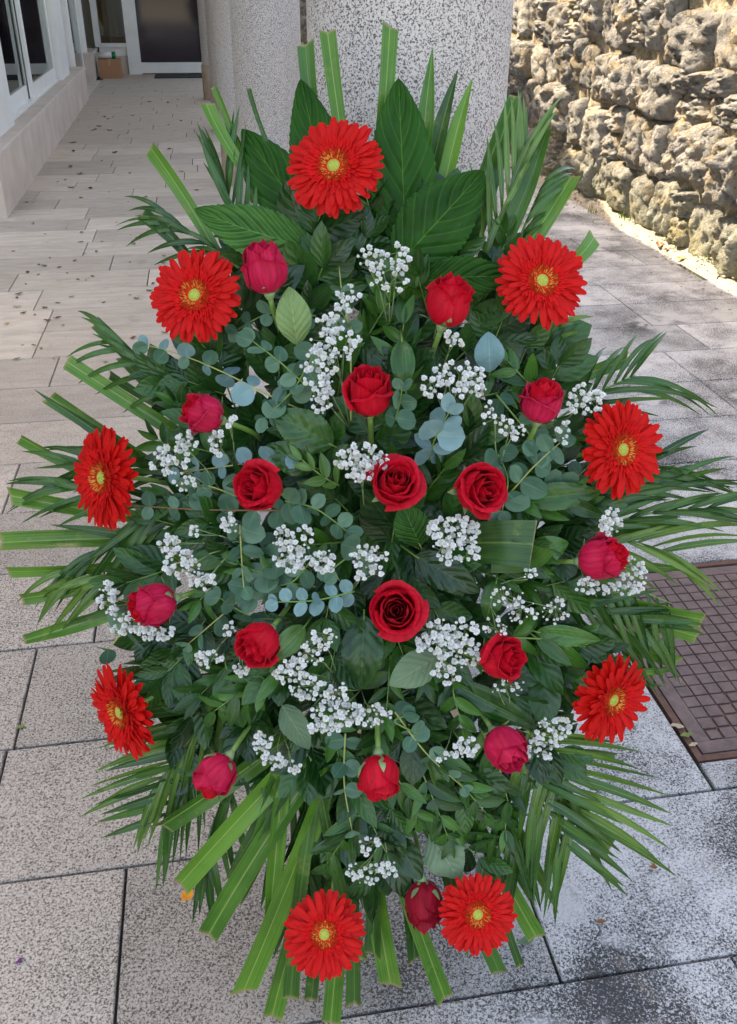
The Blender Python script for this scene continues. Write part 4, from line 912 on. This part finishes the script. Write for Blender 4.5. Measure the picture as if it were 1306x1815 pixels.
for i, (x, y) in enumerate(placed):
    ang = math.atan2(y - 940, x - 655) + U(-.7, .7); ln = U(60, 110)
    x1, y1 = x + math.cos(ang) * ln, y + math.sin(ang) * ln
    k = U(.4, .85) if i % 3 else U(.6, .95); h0, h1 = dome(x, y) * k * .6, dome(x1, y1) * k
    if i % 3 == 0:
        sprig([(x, y), ((x + x1) / 2, (y + y1) / 2), (x1, y1)], (h0, (h0 + h1) / 2, h1), 5, U(.045, .06), RUS, 'ruscus_sprig', where('dark ruscus sprig', x1, y1), 'ruscus', 'ruscus sprigs', 42, 'stem', True, 0.5)
    else:
        sprig([(x, y), ((x + x1) / 2, (y + y1) / 2), (x1, y1)], (h0, (h0 + h1) / 2, h1), 4, U(.06, .085), FIL, 'salal_sprig', where('broad dark salal sprig', x1, y1), 'foliage', 'salal sprigs filling the spray', 50, 'stem', True, 0.4)

# ---- gerberas ----------------------------------------------------
def gpetal(L, W, rise, droop, ns=8, nc=4):
    vs_, fs, uv = [], [], []
    ridge = [0.0, 0.7, -0.25, 0.7, 0.0]; jog = U(-.12, .12); sk_ = U(-.08, .08)
    TS = (0, .14, .32, .5, .66, .78, .88, .95, 1)
    for i in range(ns + 1):
        t_ = TS[i]
        w = W / 2 * (0.5 + 0.5 * math.sin(math.pi / 2 * min(1, t_ / 0.62))) * (1 if t_ < 0.72 else math.sqrt(max(0, 1 - ((t_ - 0.72) / 0.30) ** 2)))
        for k in range(nc + 1):
            c = k / nc * 2 - 1
            z = rise * L * t_ - droop * L * t_ * t_ - 0.16 * w * ridge[k] + 0.3 * w * abs(c) ** 2 * (1 - t_)
            vs_.append((L * t_ + (0.25 * w * (1 - abs(c)) if t_ > .9 else 0), c * w + jog * L * t_ * t_ * 0.3 + sk_ * L * t_, z)); uv.append((k / nc, t_))
    for i in range(ns):
        for k in range(nc): fs.append((i * (nc + 1) + k, i * (nc + 1) + k + 1, (i + 1) * (nc + 1) + k + 1, (i + 1) * (nc + 1) + k))
    return mesh('petal', vs_, fs, M['gpetal'], uvs=uv)
GP = [gpetal(1, U(.19, .225), U(.05, .14), U(.05, .2)) for _ in range(10)]
def radial_tufts(n, r0, r1, ln, z0, up, w, kink=0.0):
    parts = []
    for i in range(n):
        a = U(0, 2 * math.pi); r = U(r0, r1); l = ln * U(.7, 1.25); ca, sa = math.cos(a), math.sin(a)
        p0 = V((ca * r, sa * r, z0)); d = V((ca * (1 - up) + U(-.25, .25), sa * (1 - up) + U(-.25, .25), up)).normalized(); s_ = V((-sa, ca, 0)) * w
        p1 = p0 + d * l * .6; p2 = p0 + d * l + V((ca, sa, 0)) * kink
        parts.append(([p0 - s_ * .6, p0 + s_ * .6, p1 + s_, p2, p1 - s_, p1 + V((0, 0, w * .8))], [(0, 1, 2, 5), (0, 5, 4), (5, 2, 3), (4, 5, 3)]))
    return join(parts)
FLOR = []
for q in range(3):
    FLOR.append((mesh('inner_florets', *radial_tufts(190, .0165, .0285, .011, .0045, .3, .0011), M['floret']),
                 mesh('stamen_ring', *join([radial_tufts(140, .0105, .0185, .0065, .0045, .5, .0007), ([(.021 * math.cos(k * .3927), .021 * math.sin(k * .3927), .0035) for k in range(16)], [tuple(range(16))])]), M['stamen_r']),
                 mesh('anthers', *radial_tufts(80, .0084, .0160, .0052, .0052, .5, .00065), M['stamen_y'])))
dv, dfc = [(0, 0, .0066)], []
for i in range(1, 6):
    for k in range(20):
        a = 2 * math.pi * k / 20; r = .0080 * i / 5; dv.append((r * math.cos(a), r * math.sin(a), .0072 - .0035 * (i / 5) ** 2 - (.0012 if i == 1 else 0)))
for k in range(20): dfc.append((0, 1 + k, 1 + (k + 1) % 20))
for i in range(4):
    for k in range(20): dfc.append((1 + i * 20 + k, 1 + (i + 1) * 20 + k, 1 + (i + 1) * 20 + (k + 1) % 20, 1 + i * 20 + (k + 1) % 20))
DISC = mesh('disc', dv, dfc, M['disc'])
cv, cf = [], []
for i, (r, z) in enumerate(((.004, -.022), (.010, -.016), (.016, -.006), (.020, -.003), (.012, -.004))):
    for k in range(16): a = 2 * math.pi * k / 16; cv.append((r * math.cos(a), r * math.sin(a), z))
for i in range(4):
    for k in range(16): cf.append((i * 16 + k, i * 16 + (k + 1) % 16, (i + 1) * 16 + (k + 1) % 16, (i + 1) * 16 + k))
CAL = mesh('calyx', cv, cf, M['sepal'])
def gerbera(px, py, diam, nx, ny, label, seed, rag=0.0, short=None, hh=None):
    random.seed(seed)
    h = dome(px, py) * 0.8 + 0.06 if hh is None else hh
    c = S(px, py, h); n_ = D(nx, ny, math.sqrt(max(0.05, 1 - nx * nx - ny * ny)))
    t = thing('gerbera', label, 'gerbera', c, 'red gerberas ringing the spray')
    Rm = diam / 2 * mpp(px, py, h); k0 = Rm / 0.061
    up = UP - n_ * UP.dot(n_); up.normalize(); fr0 = frame(c, up.cross(n_), n_, 1)
    fr0 = fr0 @ Matrix.Rotation(U(0, 6), 4, 'Z')
    Sc = Matrix.Scale(k0, 4)
    fl = random.choice(FLOR)
    link('disc', DISC, t, fr0 @ Sc); link('calyx', CAL, t, fr0 @ Sc)
    for nm, me in zip(('inner_florets', 'stamen_ring', 'anthers'), fl): tag(link(nm, me, t, fr0 @ Sc), None, None, kind='stuff')
    for (n, Lr, tilt, wd, z, r0_) in ((34, .0480, -3, 1, -.001, .013), (34, .0460, 2, 1, .0004, .013), (28, .037, 6, .95, .0014, .014), (26, .023, 9, .9, .002, .017)):
        for i in range(n):
            a = 2 * math.pi * (i + U(-.22, .22)) / n; L = Lr * U(.95, 1.05)
            tl = tilt + U(-4, 4) + (U(-7, 10) * rag)
            if short:
                # petals on the foreshortened side curl up
                da = math.cos(a - short[0]);
                if da > .3: tl += short[1] * da; L *= 1 - .12 * da
            m_ = fr0 @ Sc @ Matrix.Rotation(a, 4, 'Z') @ Matrix.Translation((r0_, 0, z)) @ Matrix.Rotation(-R_(tl), 4, 'Y') @ Matrix.Rotation(U(-.3, .3), 4, 'X') @ Matrix.Diagonal((L, L * wd * (1.25 if Lr < .03 else 1.0), L, 1))
            link('petal', random.choice(GP), t, m_)
    # stem
    base = S(px + (650 - px) * .35, py + (930 - py) * .3, 0.02)
    wobj('stem', *tubedata(bez(c - n_ * .018 * k0, c - n_ * .07, base, 10), .0034, 8), M['stem'], t)
    return t
GB = [
 (592, 295, 178, -.22, .10, 'topmost red gerbera standing before the granite column', .2, None, .12),
 (346, 524, 172, -.25, .05, 'red gerbera beside the uppermost rosebud, over the gallery floor', .2, None, None),
 (960, 498, 168, .22, .05, 'red gerbera high on the side of the rubble wall', .8, None, None),
 (183, 847, 182, -.66, -.06, 'narrow tilted gerbera crossed by a eucalyptus sprig', .3, None, None),
 (1102, 797, 172, .42, -.06, 'red gerbera with a palm leaflet curled over its centre', .9, None, None),
 (215, 1262, 176, -.66, -.22, 'narrow tilted gerbera low over plain speckled paving', .5, None, None),
 (1085, 1240, 164, .5, -.22, 'red gerbera tilted toward the manhole cover', 1.3, None, None),
 (575, 1656, 154, -.08, .35, 'ragged gerbera lowest of all over the cut palm blades', 1.5, None, .125),
 (846, 1620, 148, .12, .1, 'red gerbera touching the lowest dark rosebud', .6, None, .10)]
for i, (x, y, d, a, b, lb, rg, sh, hh) in enumerate(GB): gerbera(x, y, d * (.95 if i > 6 else 1), a, b, lb, 100 + i, rg, sh, hh)

# ---- roses -------------------------------------------------------
def rose(px, py, wpx, ax, openness, label, seed, m_out='rose_p', m_in='rose', sepal=0.6, length=1.0, hh=None, stemto=None, ragged=0.3):
    random.seed(seed)
    h = dome(px, py) + 0.045 if hh is None else hh
    A = D(*ax); c0 = S(px, py, h); Rr = wpx / 2 * (.95 - .09 * openness) * mpp(px, py, h); H = Rr * 2.15 * length
    base = c0 - A * (H * 0.5)
    t = thing('rose', label, 'rose', base, 'red roses in the spray')
    fr0 = frame(base, A.orthogonal(), A, 1) @ Matrix.Rotation(U(0, 6.28), 4, 'Z')
    rings = [(3, 1.0, 74, 0.0, 0.96), (3, .88, 70, 1.0, 1.0), (3, .74, 66, 1.9, 1.0), (3, .59, 66, 2.9, .985), (3, .44, 68, 4.0, .97), (2, .29, 90, 5.2, .955), (1, .15, 150, 6.0, .94)]
    ns, nc = 10, 10
    for ri, (n, rk, hw, rot, hk) in enumerate(rings):
        for i in range(n):
            phi = rot + 2 * math.pi * i / n + U(-.18, .18); seedv = V((U(0, 50), U(0, 50), 0))
            close = (0.42 - 0.3 * openness) * (1 - ri * 0.05); close = max(close, .30) if ri >= 2 else close; curl = (0.34 + 0.42 * openness) * (1, .85, .6, .35, .2, .05, 0)[ri] * U(.5, 1.5)
            vs_, fs, uv = [], [], []
            top = hk * (U(.80, .98) if ri == 0 else U(.9, 1.03) if ri == 1 else U(.96, 1.03)) * (1 - (0.10 * openness * (2 - min(ri, 2)) / 2)); tipn = U(.04, .2); pk = U(-.5, .5); tw_ = U(-.12, .12)
            for j in range(ns + 1):
                v_ = j / ns
                for k in range(nc + 1):
                    u_ = k / nc * 2 - 1
                    s = v_ * (top - 0.16 * u_ * u_ * u_ * u_ - 0.05 * u_ * u_ + tipn * max(0, 1 - abs(u_) * 3) * 0.6)
                    if s < 0.42: r = math.sqrt(max(0, 1 - (1 - s / 0.42) ** 2)) 
                    else: r = 1 - close * ((s - 0.42) / 0.58) ** 1.6
                    r *= rk if s > .25 else (rk + (1 - rk) * .0)
                    cu = max(0, (v_ - 0.78) / 0.22)
                    r += curl * 0.42 * cu ** 1.8
                    r *= 1 + 0.055 * u_ * (1 if ri < 6 else 2.4)
                    r += 0.085 * noise.noise(seedv + V((u_ * 1.5, v_ * 2.0, 0))) + 0.10 * openness * max(0, 1 - abs(u_ - pk) * 1.6) * v_ ** 3 * (1 if ri < 3 else 0) + tw_ * u_ * v_ ** 3 * .6 * (ri < 2) + 0.028 * ragged * noise.noise(seedv + V((u_ * 4, v_ * 5, 3)))
                    z = s - curl * 0.16 * cu ** 2
                    hwv = R_(hw) * (0.45 + 0.55 * min(1, v_ * 2.2))
                    a = phi + u_ * hwv
                    vs_.append((math.cos(a) * r * Rr, math.sin(a) * r * Rr, z * H)); uv.append((k / nc, v_))
            for j in range(ns):
                for k in range(nc): fs.append((j * (nc + 1) + k, j * (nc + 1) + k + 1, (j + 1) * (nc + 1) + k + 1, (j + 1) * (nc + 1) + k))
            link('petal', mesh('petal', vs_, fs, M[m_out if ri < 2 else m_in], uvs=uv), t, fr0)
    # receptacle, sepals, stem
    cvs = []
    for r, z in ((.06, -.16), (.16, -.12), (.24, -.05), (.3, .03), (.1, .06)):
        for k in range(12): a = 2 * math.pi * k / 12; cvs.append((r * Rr * math.cos(a), r * Rr * math.sin(a), z * H))
    cfs = [(i * 12 + k, i * 12 + (k + 1) % 12, (i + 1) * 12 + (k + 1) % 12, (i + 1) * 12 + k) for i in range(4) for k in range(12)]
    link('receptacle', mesh('receptacle', cvs, cfs, M['sepal']), t, fr0)
    for i in range(5):
        a0_ = 2 * math.pi * i / 5 + U(-.2, .2); ln = U(.8, 1.15) * sepal * 1.4; flare = U(.0, .6)
        vs_, fs = [], []
        for j in range(8):
            q = j / 7; s = q * ln
            r = .3 + .75 * math.sin(min(1, s * 1.1) * math.pi / 2) * (1 if s < 1 else 1) + flare * q * q * .6
            z = 0.02 + s * .42 * (1 - flare * .7 * q)
            w = .17 * math.sin(math.pi * (0.12 + 0.88 * q)) + .004
            for k in (-1, 0, 1):
                a = a0_ + k * w / max(r, .3); vs_.append((math.cos(a) * (r + .03 - .03 * abs(k)) * Rr, math.sin(a) * (r + .03 - .03 * abs(k)) * Rr, z * H))
        for j in range(7):
            for k in range(2): fs.append((j * 3 + k, j * 3 + k + 1, (j + 1) * 3 + k + 1, (j + 1) * 3 + k))
        link('sepal', mesh('sepal', vs_, fs, M['sepal']), t, fr0)
    b2 = base - A * .07 * 1 - PN * .04; e = S(*(stemto or (px + (650 - px) * .3, py + (930 - py) * .3)), 0.03)
    wobj('stem', *tubedata(bez(base - A * H * .1, b2, e, 10), .0034, 8), M['stem'], t)
    return t
RO = [
 (469, 476, 84, (-.12, .80, .45), .12, 'crimson rosebud tucked under the light veined leaf', 'rose_p', 'rose_p', .45, 1.05),
 (795, 535, 86, (.22, .80, .45), .30, 'rosebud tipped up beside the dark serrated leaf, above gypsophila', 'rose', 'rose', .5, 1.05),
 (653, 695, 84, (-.05, .68, .68), .55, 'half-open upright rose touching a eucalyptus rosette', 'rose', 'rose', .5, 1.15),
 (360, 733, 72, (-.80, .28, .45), .45, 'rosebud pointing to the gallery below the upper gerbera', 'rose_p', 'rose', .5, 1.05),
 (960, 712, 78, (.12, .80, .45), .40, 'rosebud between two wall-side gerberas with gypsophila beneath', 'rose_p', 'rose', .35, 1.0),
 (461, 864, 84, (-.50, .15, .80), .75, 'open rose above the long straight eucalyptus stem', 'rose', 'rose', .4, 1.0),
 (700, 857, 90, (.12, .32, .88), .80, 'open rose under the central white gypsophila', 'rose', 'rose', .4, 1.0),
 (850, 868, 90, (.40, .0, .85), .75, 'open rose facing the wall above a gypsophila cluster', 'rose', 'rose', .4, 1.0),
 (1066, 990, 80, (.75, .14, .55), .40, 'dark red rosebud pointing to the wall beside the folded strap leaf', 'rose_p', 'rose', .35, 1.05),
 (271, 1071, 78, (-.80, -.2, .5), .40, 'rosebud ringed by gypsophila beside the bright horizontal blades', 'rose_p', 'rose', .5, 1.1),
 (702, 1082, 92, (.0, .12, .97), .9, 'fullest open rose showing its spiral, below centre', 'rose', 'rose', .3, .9),
 (459, 1141, 78, (-.45, -.55, .6), .45, 'rosebud half covered by the variegated streaked leaf', 'rose', 'rose', .4, 1.0),
 (888, 1166, 80, (.65, .1, .62), .85, 'frilled rose with torn-looking petals next to the big gypsophila', 'rose', 'rose', .3, 1.0),
 (896, 1326, 78, (.42, -.55, .6), .12, 'round closed rosebud beside low gypsophila', 'rose_p', 'rose_p', .45, 1.0),
 (381, 1373, 76, (-.55, -.72, .35), .35, 'drooping pink-red rosebud lying over the cut palm blade', 'rose_p', 'rose', .7, 1.05),
 (673, 1377, 78, (.05, -.92, .35), .45, 'drooping rosebud with long curled green sepals', 'rose', 'rose', 1.0, 1.05),
 (753, 1603, 70, (.1, -.95, .22), .35, 'lowest rosebud, dark red, beside the bottom gerbera', 'rose_d', 'rose_d', .7, 1.2)]
for i, (x, y, w, ax, op, lb, mo, mi, sp_, ln) in enumerate(RO):
    st_ = {1: (735, 680), 15: (668, 1220), 16: (722, 1480), 14: (450, 1290), 2: (655, 800)}.get(i)
    rose(x, y, w, ax, op, lb, 300 + i, mo, mi, sp_, ln, hh=(.07 if i == 16 else None), stemto=st_, ragged=1.6 if i == 12 else .5)

# ---- gypsophila --------------------------------------------------
random.seed(77)
def bloom_mesh():
    parts = []
    for i in range(18):
        z = 1 - 1.7 * (i + .5) / 18; a = i * 2.4 + U(-.3, .3); r = math.sqrt(max(0, 1 - z * z))
        d = V((r * math.cos(a), r * math.sin(a), z)); x = d.orthogonal().normalized(); x.rotate(Matrix.Rotation(U(0, 6), 3, d)); y = d.cross(x)
        c = d * U(.55, .8); w = U(.36, .52)
        parts.append(([c - d * .5, c + x * w + d * U(0, .3), c + (x + y) * w * .5 + d * .05, c + y * w + d * U(0, .3), c - x * w * .9 + d * U(-.1, .25), c - y * w + d * U(-.1, .2)], [(0, 1, 2), (0, 2, 3), (0, 3, 4), (0, 4, 5), (0, 5, 1)]))
    v, f = join(parts); return mesh('bloom', v, f, M['gyp'], smooth=False)
BL = [bloom_mesh() for _ in range(6)]
bm2 = []
for k in range(2):
    v, f = tubedata([V((0, 0, -1)), V((0, 0, -.5)), V((0, 0, .3)), V((0, 0, 1))], .8, 6); bm2.append(mesh('bud', v, f, M['gyp']))
def gyp(blobs, root, label, size=5.2, hoff=0.0, buds=0.2):
    """blobs: (x, y, rx, ry, n)"""
    cx = sum(b[0] for b in blobs) / len(blobs); cy = sum(b[1] for b in blobs) / len(blobs)
    rt = S(root[0], root[1], dome(*root) * .6)
    t = thing('gypsophila_sprig', label, 'gypsophila', rt, 'white gypsophila sprigs')
    stems = []
    for (x, y, rx, ry, n) in blobs:
        hub = S(x * .55 + root[0] * .45, y * .55 + root[1] * .45, dome(x, y) + hoff + .015)
        stems.append(tubedata(bez(rt, (rt + hub) / 2 + PN * .01, hub, 4), .0009, 4))
        n = int(n * 1.5); pts = []; tr = 0
        while len(pts) < n and tr < 4000:
            tr += 1; a = U(0, 6.283); r = math.sqrt(rnd()); qx, qy = x + rx * r * math.cos(a), y + ry * r * math.sin(a)
            if all(math.hypot(qx - p[0], qy - p[1]) > size * 1.12 for p in pts) or tr > 2500: pts.append((qx, qy))
        subs = [S(x + U(-.5, .5) * rx, y + U(-.5, .5) * ry, dome(x, y) + hoff + .03) for _ in range(max(2, n // 8))]
        for s_ in subs: stems.append(tubedata(bez(hub, (hub + s_) / 2 + PN * .006, s_, 3), .0006, 4))
        for (qx, qy) in pts:
            hh = dome(qx, qy) + hoff + .045 + U(-.012, .012); p = S(qx, qy, hh); sb = min(subs, key=lambda q: (q - p).length)
            sz = size * U(.72, 1.3) * mpp(qx, qy, hh); small = rnd() < buds
            if small: sz *= .5
            stems.append(tubedata([sb, (sb + p) / 2 + V((U(-.002, .002), U(-.002, .002), 0)), p], .00045, 3, .0003, cap=False))
            d = (p - sb).normalized() + PN * .8 + V((U(-.4, .4), U(-.4, .4), U(-.2, .5)))
            link('bloom', random.choice(BL), t, frame(p, d.orthogonal(), d, sz))
    v, f = join(stems); wobj('stems', v, f, M['gstem'], t)
GY = [
 ([(660, 455, 26, 22, 11), (706, 458, 20, 24, 9), (690, 492, 36, 26, 16)], (690, 590), 'airy gypsophila sprig highest up, under the dark pointed leaf', 5.4),
 ([(618, 520, 22, 16, 8), (605, 545, 18, 12, 4)], (640, 620), 'tiny gypsophila tuft beside the topmost big sprig', 5),
 ([(585, 575, 26, 18, 10), (595, 610, 46, 30, 26), (565, 655, 32, 36, 22), (570, 705, 20, 28, 14)], (620, 760), 'long dense white gypsophila bunch beside the upright rose', 5.6),
 ([(812, 665, 48, 24, 20), (835, 685, 34, 26, 12), (775, 675, 30, 34, 10)], (790, 780), 'wide gypsophila sprig above the blue eucalyptus cluster', 5.4),
 ([(875, 735, 28, 24, 9), (905, 762, 28, 18, 10)], (880, 840), 'sparse gypsophila beneath the rosebud near the wall-side gerberas', 5),
 ([(806, 600, 16, 16, 7)], (780, 660), 'small gypsophila tuft under the rosebud above it', 5),
 ([(640, 812, 50, 24, 26), (640, 840, 26, 18, 11)], (645, 900), 'dense gypsophila right above the open rose at mid height', 5.8),
 ([(1038, 708, 32, 28, 20), (1000, 765, 16, 20, 6)], (960, 790), 'gypsophila between the rosebud and the wall-side gerbera', 5),
 ([(332, 785, 22, 22, 12), (300, 815, 34, 28, 20), (325, 850, 22, 22, 9)], (400, 880), 'gypsophila beside the cut blades, above the eucalyptus', 5.2),
 ([(385, 785, 14, 22, 9), (408, 745, 10, 12, 3)], (420, 830), 'little gypsophila tuft touching the gallery-pointing rosebud', 5),
 ([(300, 965, 18, 20, 10), (322, 1000, 32, 26, 20), (360, 1028, 26, 16, 11)], (430, 960), 'slanting gypsophila above the ringed rosebud', 5.2),
 ([(192, 1060, 18, 30, 15), (225, 1105, 34, 20, 17), (275, 1120, 36, 14, 13)], (300, 1080), 'gypsophila wrapped under the ringed rosebud', 5.4),
 ([(408, 930, 15, 20, 9), (345, 940, 9, 14, 4)], (440, 960), 'small gypsophila tuft on the straight eucalyptus stem', 5),
 ([(505, 955, 26, 22, 13), (540, 955, 16, 22, 7), (515, 990, 32, 22, 16)], (560, 1020), 'round gypsophila below the open rose facing the gallery', 5.6),
 ([(575, 995, 28, 20, 14), (655, 985, 34, 22, 16), (650, 1012, 30, 16, 8)], (620, 1050), 'gypsophila row just above the fullest open rose', 5.2),
 ([(805, 940, 48, 26, 26), (808, 975, 42, 28, 22)], (760, 1000), 'thick gypsophila under the open rose facing the wall', 5.8),
 ([(1082, 925, 20, 26, 15)], (1040, 960), 'gypsophila tip above the wall-pointing rosebud', 5),
 ([(1122, 1020, 24, 32, 20), (1095, 1045, 30, 14, 10), (1042, 1040, 22, 16, 10)], (1060, 1060), 'gypsophila cupping the wall-pointing rosebud', 5),
 ([(900, 1060, 32, 20, 12), (925, 1085, 30, 22, 12), (985, 1085, 26, 28, 14), (880, 1110, 24, 18, 10), (940, 1020, 12, 14, 5)], (860, 1040), 'loose branching gypsophila buds above the frilled rose', 3.9),
 ([(800, 1120, 48, 26, 24), (810, 1155, 42, 32, 28), (790, 1195, 24, 20, 9), (760, 1140, 26, 20, 9)], (760, 1100), 'biggest gypsophila bunch, between the full rose and the frilled rose', 5.8),
 ([(370, 1165, 24, 18, 10), (430, 1185, 16, 14, 6), (405, 1120, 12, 20, 5)], (420, 1110), 'scattered gypsophila beside the rosebud by the variegated leaf', 5),
 ([(575, 1128, 22, 18, 8), (555, 1155, 30, 24, 14), (515, 1190, 32, 22, 18), (545, 1220, 34, 22, 18)], (600, 1200), 'gypsophila spread above the low curved bunch', 5.2),
 ([(600, 1262, 48, 24, 24), (655, 1268, 38, 20, 18), (575, 1288, 28, 14, 10), (600, 1225, 26, 16, 9)], (640, 1220), 'low curved gypsophila bunch above the drooping rosebud', 5.6),
 ([(465, 1320, 18, 24, 11), (485, 1350, 24, 14, 10), (520, 1358, 14, 10, 4)], (500, 1290), 'gypsophila over the tops of the cut palm blades', 5),
 ([(985, 1290, 36, 20, 17), (955, 1325, 34, 22, 15)], (930, 1280), 'gypsophila beside the round closed rosebud', 5),
 ([(825, 1325, 22, 20, 12), (790, 1340, 18, 10, 4)], (800, 1290), 'small gypsophila tuft toward the round closed rosebud', 4.8),
 ([(655, 1500, 22, 18, 7), (650, 1545, 36, 24, 17), (690, 1545, 16, 20, 7)], (680, 1470), 'shaded gypsophila among the lowest leaves', 4.8),
 ([(905, 1215, 26, 12, 7), (880, 1222, 10, 8, 3)], (900, 1260), 'few gypsophila blooms below the frilled rose', 4.2)]
for bl, rt, lb, sz in GY: gyp(bl, rt, lb, sz)

# ---- water drops on the lower blades (nobody could count them) ---
random.seed(5)
# ---- litter on the paving ---------------------------------------
LEAFM = {}
def litter(px, py, size, m_, label, group='dry leaf bits on the gallery floor', name='fallen_leaf', asp=.5, cat='leaf', on=None):
    c = G(px, py) if on is None else on
    s = size; a = U(0, 6.28); n = 6; vs_, fs = [], []
    for i in range(n + 1):
        t_ = i / n; w = s * asp / 2 * math.sin(math.pi * (0.05 + .9 * t_)) * U(.7, 1.2)
        for k in (-1, 0, 1):
            x, y = s * (t_ - .5), k * w; z = .002 + abs(k) * w * .5 * U(.5, 1.3) + s * .15 * abs(math.sin(t_ * 4 + 1)) * U(.5, 1)
            vs_.append((x * math.cos(a) - y * math.sin(a), x * math.sin(a) + y * math.cos(a), z))
    for i in range(n):
        for k in range(2): fs.append((i * 3 + k, i * 3 + k + 1, (i + 1) * 3 + k + 1, (i + 1) * 3 + k))
    o = link(name, mesh(name, vs_, fs, M[m_]), None, Matrix.Translation(c)); tag(o, label, cat, group)
big = [(142, 310, .07, 'dry_d', 'dark curled leaf beside the green strip on the gallery floor'), (160, 335, .06, 'dry_d', 'dark brown crumpled leaf below the curled one'), (125, 334, .06, 'dry_b', 'thin brown leaf lying beside the crumpled dark leaf'),
       (143, 352, .06, 'dry_y', 'yellow dry leaf flat on the gallery floor'), (125, 297, .09, 'dry_g', 'thin green leaf strip on the gallery floor'), (230, 308, .04, 'dry_b', 'brown leaf alone mid gallery floor'), (68, 300, .04, 'dry_b', 'brown leaf against the pinkish base wall'),
       (133, 463, .035, 'dry_b', 'curled brown leaf near the top of the speckled paving'), (105, 475, .035, 'dry_b', 'pale brown leaf beside the curled brown one'), (68, 488, .03, 'dry_b', 'small rusty leaf above the faded petals'),
       (30, 545, .045, 'dry_p', 'pale dry petal cluster near the purple scrap'), (42, 556, .04, 'dry_b', 'brown petal scrap beside the pale cluster'), (30, 529, .03, 'dry_v', 'purple petal scrap on the paving'), (128, 527, .035, 'dry_p', 'pale dry leaf by itself on the paving'),
       (322, 305, .05, 'dry_b', 'brown leaf strip near the pointed palm tips'), (348, 338, .04, 'dry_b', 'orange-brown leaf beneath the palm tips'), (13, 575, .03, 'dry_y', 'yellowish leaf beside the joint of the paving'), (112, 578, .025, 'dry_g', 'greenish leaf fragment on the paving'), (30, 638, .035, 'dry_g', 'green leaf fragment on the long joint'), (95, 636, .025, 'dry_y', 'yellow fragment on the long joint'),
       (190, 626, .03, 'dry_d', 'dark leaf beside the joint above the palm blades'), (187, 643, .025, 'dry_g', 'olive leaf just above the cut palm blades'), (38, 1290, .022, 'dry_g', 'small green leaf alone on the speckled paving'), (35, 1705, .015, 'dry_v', 'tiny purple petal on the near slab'),
       (932, 1671, .032, 'paleg', 'pale green leaf lying by the slab corner'), (1064, 1636, .018, 'dry_b', 'small brown leaf on the pale slab crack'), (1240, 768, .02, 'dry_d', 'dark seed lying on the grey paving'), (1145, 578, .03, 'dry_d', 'dark leaf on the grey paving toward the wall'),
       (1168, 438, .11, 'dry_b', 'reddish brown dry leaf on the sun edge'), (1185, 445, .08, 'dry_b', 'second reddish leaf on the sun edge'), (1206, 460, .07, 'dry_y', 'yellow leaf on the sunlit edge of the paving'), (1228, 462, .06, 'dry_y', 'smaller yellow leaf on the sunlit edge of the paving'),
       (1216, 1306, .03, 'dry_g', 'curled pale green leaf on the manhole cover corner'), (1228, 1322, .022, 'dry_p', 'pale twig bit on the manhole cover corner'), (1200, 1290, .03, 'dry_p', 'tan crumpled leaf in the manhole rim')]
for x, y, s, m_, lb in big: litter(x, y, s, m_, lb, name='fallen_leaf', group='fallen leaves on the paving')
for i in range(95):
    x = U(20, 360); y = U(150, 620) ** 1.0
    g = G(x, y)
    if g.x < -1.24 - .0225 * g.y + .05: continue
    if x > 300 and y > 250: continue
    litter(x, y, U(.018, .045) * (1 if y > 300 else 1.8), random.choice(('dry_b', 'dry_d', 'dry_g')), 'tiny dry leaf crumb on the gallery floor', 'tiny dry crumbs on the gallery floor', name='leaf_crumb')
gr = []
for i in range(1400):
    x = U(-1.3, 2.65); y = U(0.7, 6.5) ; q = U(.0008, .0028)
    gr.append(([(x + q * a, y + q * b, .0015 + q * .6 * c) for a, b, c in ((1, 0, 0), (0, 1.2, 0), (-1, 0.1, 0), (0, -1, 0), (0.1, 0, 1))], [(0, 1, 4), (1, 2, 4), (2, 3, 4), (3, 0, 4)]))
v, f = join(gr); tag(wobj('paving_grit', v, f, M['dry_d'], smooth=False, origin=(0, 0, 0)), 'fine dark grit and crumbs scattered over the paving', 'grit', kind='stuff')
# snail-like brown shell
sh = G(1158, 1541); litter(0, 0, .014, 'dry_b', 'tiny brown snail shell on the pale slab', None, 'snail_shell', .9, 'shell', on=sh + V((0, 0, .003)))
op = S(333, 1591, .03); litter(0, 0, .024, 'orange', 'bright orange petal caught on the palm leaflet tip', None, 'orange_petal', .8, 'petal', on=op)
# moss and weeds at the wall foot
tf = []
for (x, y) in ((1118, 395), (1125, 388), (1200, 430), (1265, 440), (1060, 350), (1290, 470), (1050, 380)):
    g = G(x, y); g.x = min(g.x, 2.84)
    for k in range(16):
        a = U(0, 6.28); l = U(.02, .07); p = g + V((U(-.03, .03), U(-.03, .03), 0.01)); e = p + V((math.cos(a) * l * .5, math.sin(a) * l * .5, l)); s_ = V((-math.sin(a), math.cos(a), 0)) * .003
        tf.append(([p - s_, p + s_, e], [(0, 1, 2)]))
v, f = join(tf); tag(wobj('weeds', v, f, M['moss'], smooth=False), 'small green weeds at the foot of the rubble wall', 'weeds', kind='stuff')
